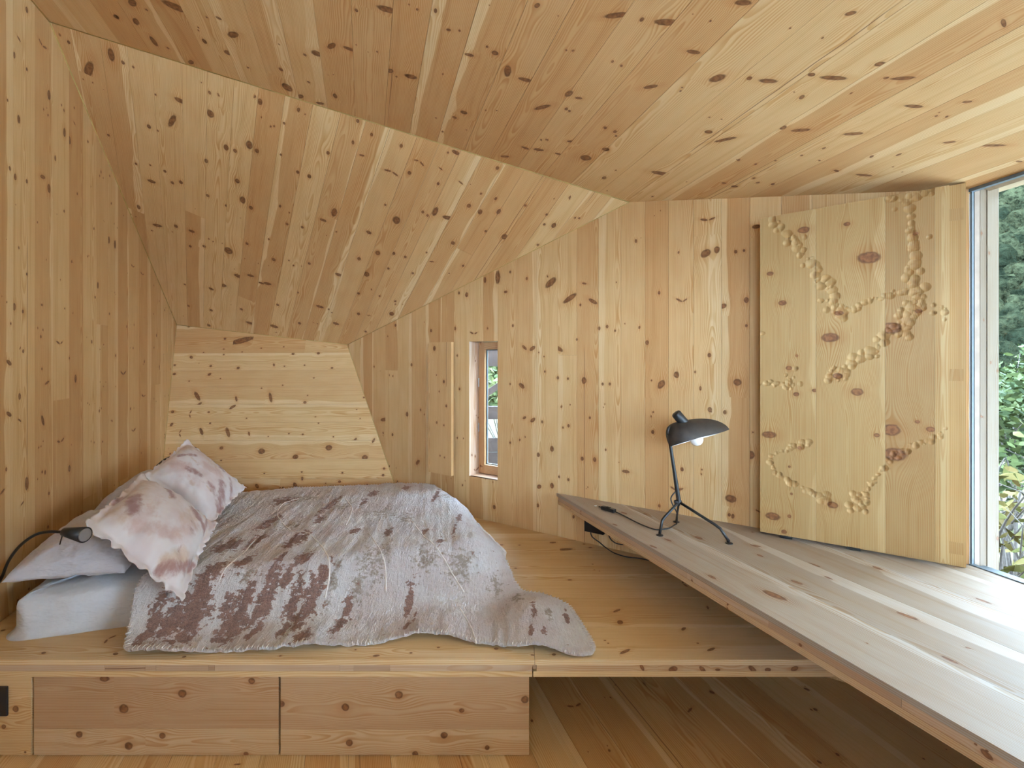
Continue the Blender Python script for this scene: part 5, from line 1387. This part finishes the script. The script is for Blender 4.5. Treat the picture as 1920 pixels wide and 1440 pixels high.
# ------------------------------------------------------------------ gooseneck reading lamps
def reading_lamp(pts, hb, hf, r0, r1, label, wallpt):
    e = empty('reading_lamp', wallpt); tag(e, label, 'lamp', 'reading lamps on the left wall')
    v, f = tube_geo([wallpt, wallpt - N_LEFT * .012, wallpt - N_LEFT * .016], [.03, .03, .022], 24); mesh_obj('wall_plate', v, f, M_BLACK, e)
    tube('gooseneck', spline(pts, 8), .0055, M_BLACK, e, 10)
    d = (hf - hb).normalized()
    hd = tube('lamp_head', [hb, hb + d * .004, hb.lerp(hf, .3), hf], [r0 * .8, r0, r0 * 1.25, r1], M_BLACK, e, 24)
    v, f = tube_geo([hf - d * .002, hf + d * .0025], [r1 * .86, r1 * .80], 24); mesh_obj('lens', v, f, M_STEEL, hd)
    return e, hd
yl = 1.99
wp = hit(-40, 1120, P_LEFT)
e1, hd1 = reading_lamp([wp - N_LEFT * .030, at(-16, 1112, 2.07), at(2, 1085, 2.05), at(16, 1052, 2.03), at(38, 1023, 2.0), at(66, 1003, yl), at(92, 997, yl), at(122, 998, yl)], at(119, 997, yl), at(159, 1003, 1.97), .016, .030,
             'black gooseneck reading lamp curving over the front grey pillow', wp)
tube('switch_stick', [at(118, 1000, yl), at(115, 1010, yl), at(112, 1021, yl)], .0022, M_BLACK, e1, 6)
wp2 = hit(272, 900, P_LEFT)
e2, hd2 = reading_lamp([wp2 - N_LEFT * .014, at(290, 878, 3.62), at(300, 868, 3.55), at(311, 860, 3.5), at(322, 856, 3.45), at(336, 852, 3.42), at(348, 849, 3.4)], at(346, 850, 3.4), at(364, 846, 3.38), .016, .030,
             'black gooseneck reading lamp mostly hidden behind the rear cushion', wp2)
tube('switch_stick', spline([at(360, 858, 3.36), at(361, 846, 3.36), at(364, 842, 3.36), at(367, 846, 3.36), at(368, 852, 3.36)], 4), .003, M_BLACK, e2, 6)

# ------------------------------------------------------------------ outdoors
def foliage_material(name, dark, light, scale=3.0, spec=0.15, bumpy=False):
    t = NT(name)
    co = t.n('ShaderNodeTexCoord').outputs['Object']
    rnd = t.n('ShaderNodeNewGeometry').outputs['Random Per Island']
    n = t.noise(co, scale, 5, .65)
    c = t.mix(t.ss(t.M('ADD', t.M('MULTIPLY', n, .6), t.M('MULTIPLY', rnd, .5)), .25, .85), dark, light)
    if bumpy:
        hn = t.noise(co, 1.4, 5, .7)
        c = t.mix(t.ss(hn, .30, .62), tuple(x * .35 for x in dark), c)  # gaps in the canopy darkened, shade put into the colour
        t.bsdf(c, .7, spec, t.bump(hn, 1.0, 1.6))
    else: t.bsdf(c, .7, spec)
    return t.m
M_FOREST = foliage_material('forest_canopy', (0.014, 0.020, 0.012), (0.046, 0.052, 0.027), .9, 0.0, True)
M_LEAF = foliage_material('shrub_leaf', (0.014, 0.026, 0.007), (0.050, 0.066, 0.018), 4)
M_LEAF2 = foliage_material('yellow_green_leaf', (0.060, 0.066, 0.014), (0.11, 0.078, 0.022), 4)
M_TWIG = simple('grey_twig', (0.10, 0.085, 0.075), .8, .2, .2)
t = NT('grass'); co = t.n('ShaderNodeTexCoord').outputs['Object']
t.bsdf(t.mix(t.ss(t.noise(co, .8, 4), .35, .65), (0.050, 0.050, 0.022), (0.085, 0.075, 0.045)), .9, .1); M_GRASS = t.m
gz = -.55
grd = mesh_obj('ground', [(-60, -60, gz), (60, -60, gz), (60, 60, gz), (-60, 60, gz)], [(0, 1, 2, 3)], M_GRASS)
tag(grd, 'dry grassy ground outside the cabin', 'ground', kind='structure')
M_BOUNCE = simple('pale_bounce_concrete', (0.74, 0.74, 0.73), .8, .2, .06, 3)  # for the unseen pale slab added to bounce daylight up to the ceilings
tq = [V3((-3.0, YR - .15, -.16)), wpt(WIN_LEN + .9, .13, -.16), wpt(WIN_LEN - .2, 1.0, -.16), wpt(.35, 1.0, -.16), wpt(.35, 6.0, -.16), wpt(18, 6.0, -.16), V3((-3.0, -16, -.16))]
tv = tq + [q - EZ * .35 for q in tq]
ter = mesh_obj('bounce_slab', tv, [tuple(range(7)), tuple(range(7, 14))[::-1]] + [(i, (i + 1) % 7, (i + 1) % 7 + 7, i + 7) for i in range(7)], M_BOUNCE)
tag(ter, 'added pale slab out of view, bouncing daylight into the cabin', 'bounce_slab', kind='structure')
# mountain side beyond the window (right of the view), rising from about 45 m away
rf = random.Random(99)
hdir = Vector((math.cos(math.radians(42)), math.sin(math.radians(42)), 0)); hside = Vector((-hdir.y, hdir.x, 0))
hv, hf_ = [], []
na, nbk = 40, 16
def hill_z(d, s): return -8 + max(0, d - 70) * .60 + 5 * noise.noise(Vector((d * .02, s * .02, 3))) * min(1, d / 60)
for i in range(nbk + 1):
    for j in range(na + 1):
        d = 60 + 440 * i / nbk; s = -420 + 840 * j / na
        p = hdir * d + hside * s; hv.append(Vector((p.x, p.y, hill_z(d, s))))
for i in range(nbk):
    for j in range(na): a = i * (na + 1) + j; hf_.append((a, a + 1, a + na + 2, a + na + 1))
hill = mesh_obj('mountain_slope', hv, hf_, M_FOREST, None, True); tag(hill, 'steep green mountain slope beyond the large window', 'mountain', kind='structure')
bm = bmesh.new(); bmesh.ops.create_icosphere(bm, subdivisions=2, radius=1.0)
ico_v = [v.co.copy() for v in bm.verts]; ico_f = [[v.index for v in f.verts] for f in bm.faces]; bm.free()
bm = bmesh.new(); bmesh.ops.create_icosphere(bm, subdivisions=1, radius=1.0)
ico1_v = [v.co.copy() for v in bm.verts]; ico1_f = [[v.index for v in f.verts] for f in bm.faces]; bm.free()
fv, ff = [], []
for k in range(4200):
    d = 66 + 270 * rf.random() ** 1.1; s = rf.uniform(-1, 1) * (8 + d * .22) + d * .06
    p = hdir * d + hside * s; z = hill_z(d, s)
    r = rf.uniform(.8, 1.7) * (1 + d / 260); hgt = r * rf.uniform(1.0, 1.7)
    o = len(fv); sd_ = rf.random() * 50
    for v in ico_v:
        q = v * (1 + .40 * noise.noise(v * 1.7 + Vector((sd_, 0, 0))) + .30 * noise.noise(v * 4.5 + Vector((0, sd_, 0))))
        fv.append((p.x + q.x * r, p.y + q.y * r, z + hgt * .5 + q.z * hgt))
    ff += [tuple(i + o for i in f) for f in ico_f]
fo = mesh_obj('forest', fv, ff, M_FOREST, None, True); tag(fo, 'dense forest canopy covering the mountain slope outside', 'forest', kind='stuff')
# shrubs close to the window
def shrub(base, h, w, seed, label, nleaf, leafmat, leafsize, grp='shrubs outside the large window', nb_=9):
    r = random.Random(seed)
    e = empty('shrub', base); tag(e, label, 'shrub', grp)
    tips = []
    for k in range(nb_):
        a = r.uniform(0, 6.28); tip = Vector((base.x + math.cos(a) * w * r.uniform(.3, 1), base.y + math.sin(a) * w * r.uniform(.3, 1), base.z + h * r.uniform(.55, 1)))
        midp = Vector((base.x, base.y, base.z)).lerp(tip, .5) + Vector((r.uniform(-.2, .2), r.uniform(-.2, .2), r.uniform(-.05, .15)))
        pts = spline([Vector(base), midp, tip], 6)
        tube('branch', pts, [.014 * (1 - .75 * i / (len(pts) - 1)) for i in range(len(pts))], M_TWIG, e, 6); tips.append((midp, tip))
        for q in range(2):
            st_ = midp.lerp(tip, r.uniform(0, .8)); tp_ = st_ + Vector((r.uniform(-.35, .35), r.uniform(-.35, .35), r.uniform(.05, .4))); tube('branch', [st_, st_.lerp(tp_, .5) + Vector((0, 0, .03)), tp_], [.006, .004, .002], M_TWIG, e, 5); tips.append((st_, tp_))
    lv, lf = [], []
    for k in range(nleaf):
        a, b = r.choice(tips); c = a.lerp(b, r.uniform(.1, 1.1)) + Vector((r.gauss(0, .11), r.gauss(0, .11), r.gauss(0, .11)))
        s = leafsize * r.uniform(.6, 1.3); d1 = Vector((r.gauss(0, 1), r.gauss(0, 1), r.gauss(0, .6))).normalized(); d2v = d1.orthogonal().normalized(); d3 = d1.cross(d2v)
        ang_ = r.uniform(0, 6.28); d2v = d2v * math.cos(ang_) + d3 * math.sin(ang_); d3 = d1.cross(d2v)
        o = len(lv); lv += [c - d1 * s, c - d1 * s * .3 + d2v * s * .42 + d3 * s * .1, c + d1 * s * .5 + d2v * s * .3, c + d1 * s, c + d1 * s * .5 - d2v * s * .3, c - d1 * s * .3 - d2v * s * .42 + d3 * s * .1]
        lf.append(tuple(range(o, o + 6)))
    fo_ = mesh_obj('foliage', lv, lf, leafmat, e); fo_['kind'] = 'stuff'
    return e
def gp_(px, Y): p = at(px, 900, Y); return Vector((p.x, p.y, gz))
shrub(gp_(1902, 4.3), 2.15, .6, 1, 'leafy green shrub with bare grey branches nearest the large window', 1500, M_LEAF, .045)
shrub(gp_(1895, 5.9), 2.1, .75, 2, 'tall dense green shrub behind the nearest one outside the window', 2600, M_LEAF, .05)
shrub(gp_(1900, 3.2), 1.5, .5, 3, 'low yellow-green shrub with large leaves at the window sill', 260, M_LEAF2, .055, nb_=12)
shrub(gp_(2030, 7.4), 2.2, .9, 4, 'broad green shrub at the right edge outside the window', 2600, M_LEAF, .055)
shrub(gp_(1850, 9.2), 2.1, 1.0, 12, 'rounded green shrub farthest from the large window', 2600, M_LEAF, .06)
# timber structure and greenery behind the narrow window
tf = empty('timber_fence', V3((-.3, 6.0, gz))); tag(tf, 'dark stained timber frame outside the narrow window', 'fence')
for z0, z1 in ((1.36, 1.58), (.735, .885)):
    box('beam', (-1.6, 5.96, z0), EX, EY, EZ, 2.6, .08, z1 - z0, M_DARKWOOD, tf)
arcp = [Vector((-1.0, 5.95, .80)), Vector((-.55, 5.95, .93)), Vector((-.30, 5.95, 1.04)), Vector((-.05, 5.95, 1.22)), Vector((.15, 5.95, 1.45))]
arcp = spline(arcp, 6); av, af = [], []
for p in arcp: av += [p + V3((-.02, -.03, -.055)), p + V3((.02, -.03, .055)), p + V3((.02, .03, .055)), p + V3((-.02, .03, -.055))]
for i in range(len(arcp) - 1):
    for j in range(4): af.append((i * 4 + j, i * 4 + (j + 1) % 4, i * 4 + 4 + (j + 1) % 4, i * 4 + 4 + j))
mesh_obj('brace', av, af, M_DARKWOOD, tf)
for i in range(5):
    box('board', (-1.6, 5.97 + .002 * i, .52 - .17 * (i + 1)), EX, EY, EZ, 2.6, .03, .163, M_DARKWOOD, tf)
for x in (-1.6, .8): box('post', (x, 5.94, gz), EX, EY, EZ, .14, .14, 2.15, M_DARKWOOD, tf)
shrub(Vector((-.2, 10.5, gz)), 2.6, 1.6, 21, 'bright green bush beyond the timber frame outside the narrow window', 3800, foliage_material('bright_green_leaf', (0.035, 0.055, 0.018), (0.10, 0.11, 0.042), 4), .10, 'bushes behind the cabin', 14)  # leaf colour is a lighter green than the window shrubs
shrub(Vector((-4.4, 12.0, gz)), 3.2, 1.6, 22, 'second green bush left of the timber frame behind the cabin', 2600, bpy.data.materials['bright_green_leaf'], .10, 'bushes behind the cabin', 12)
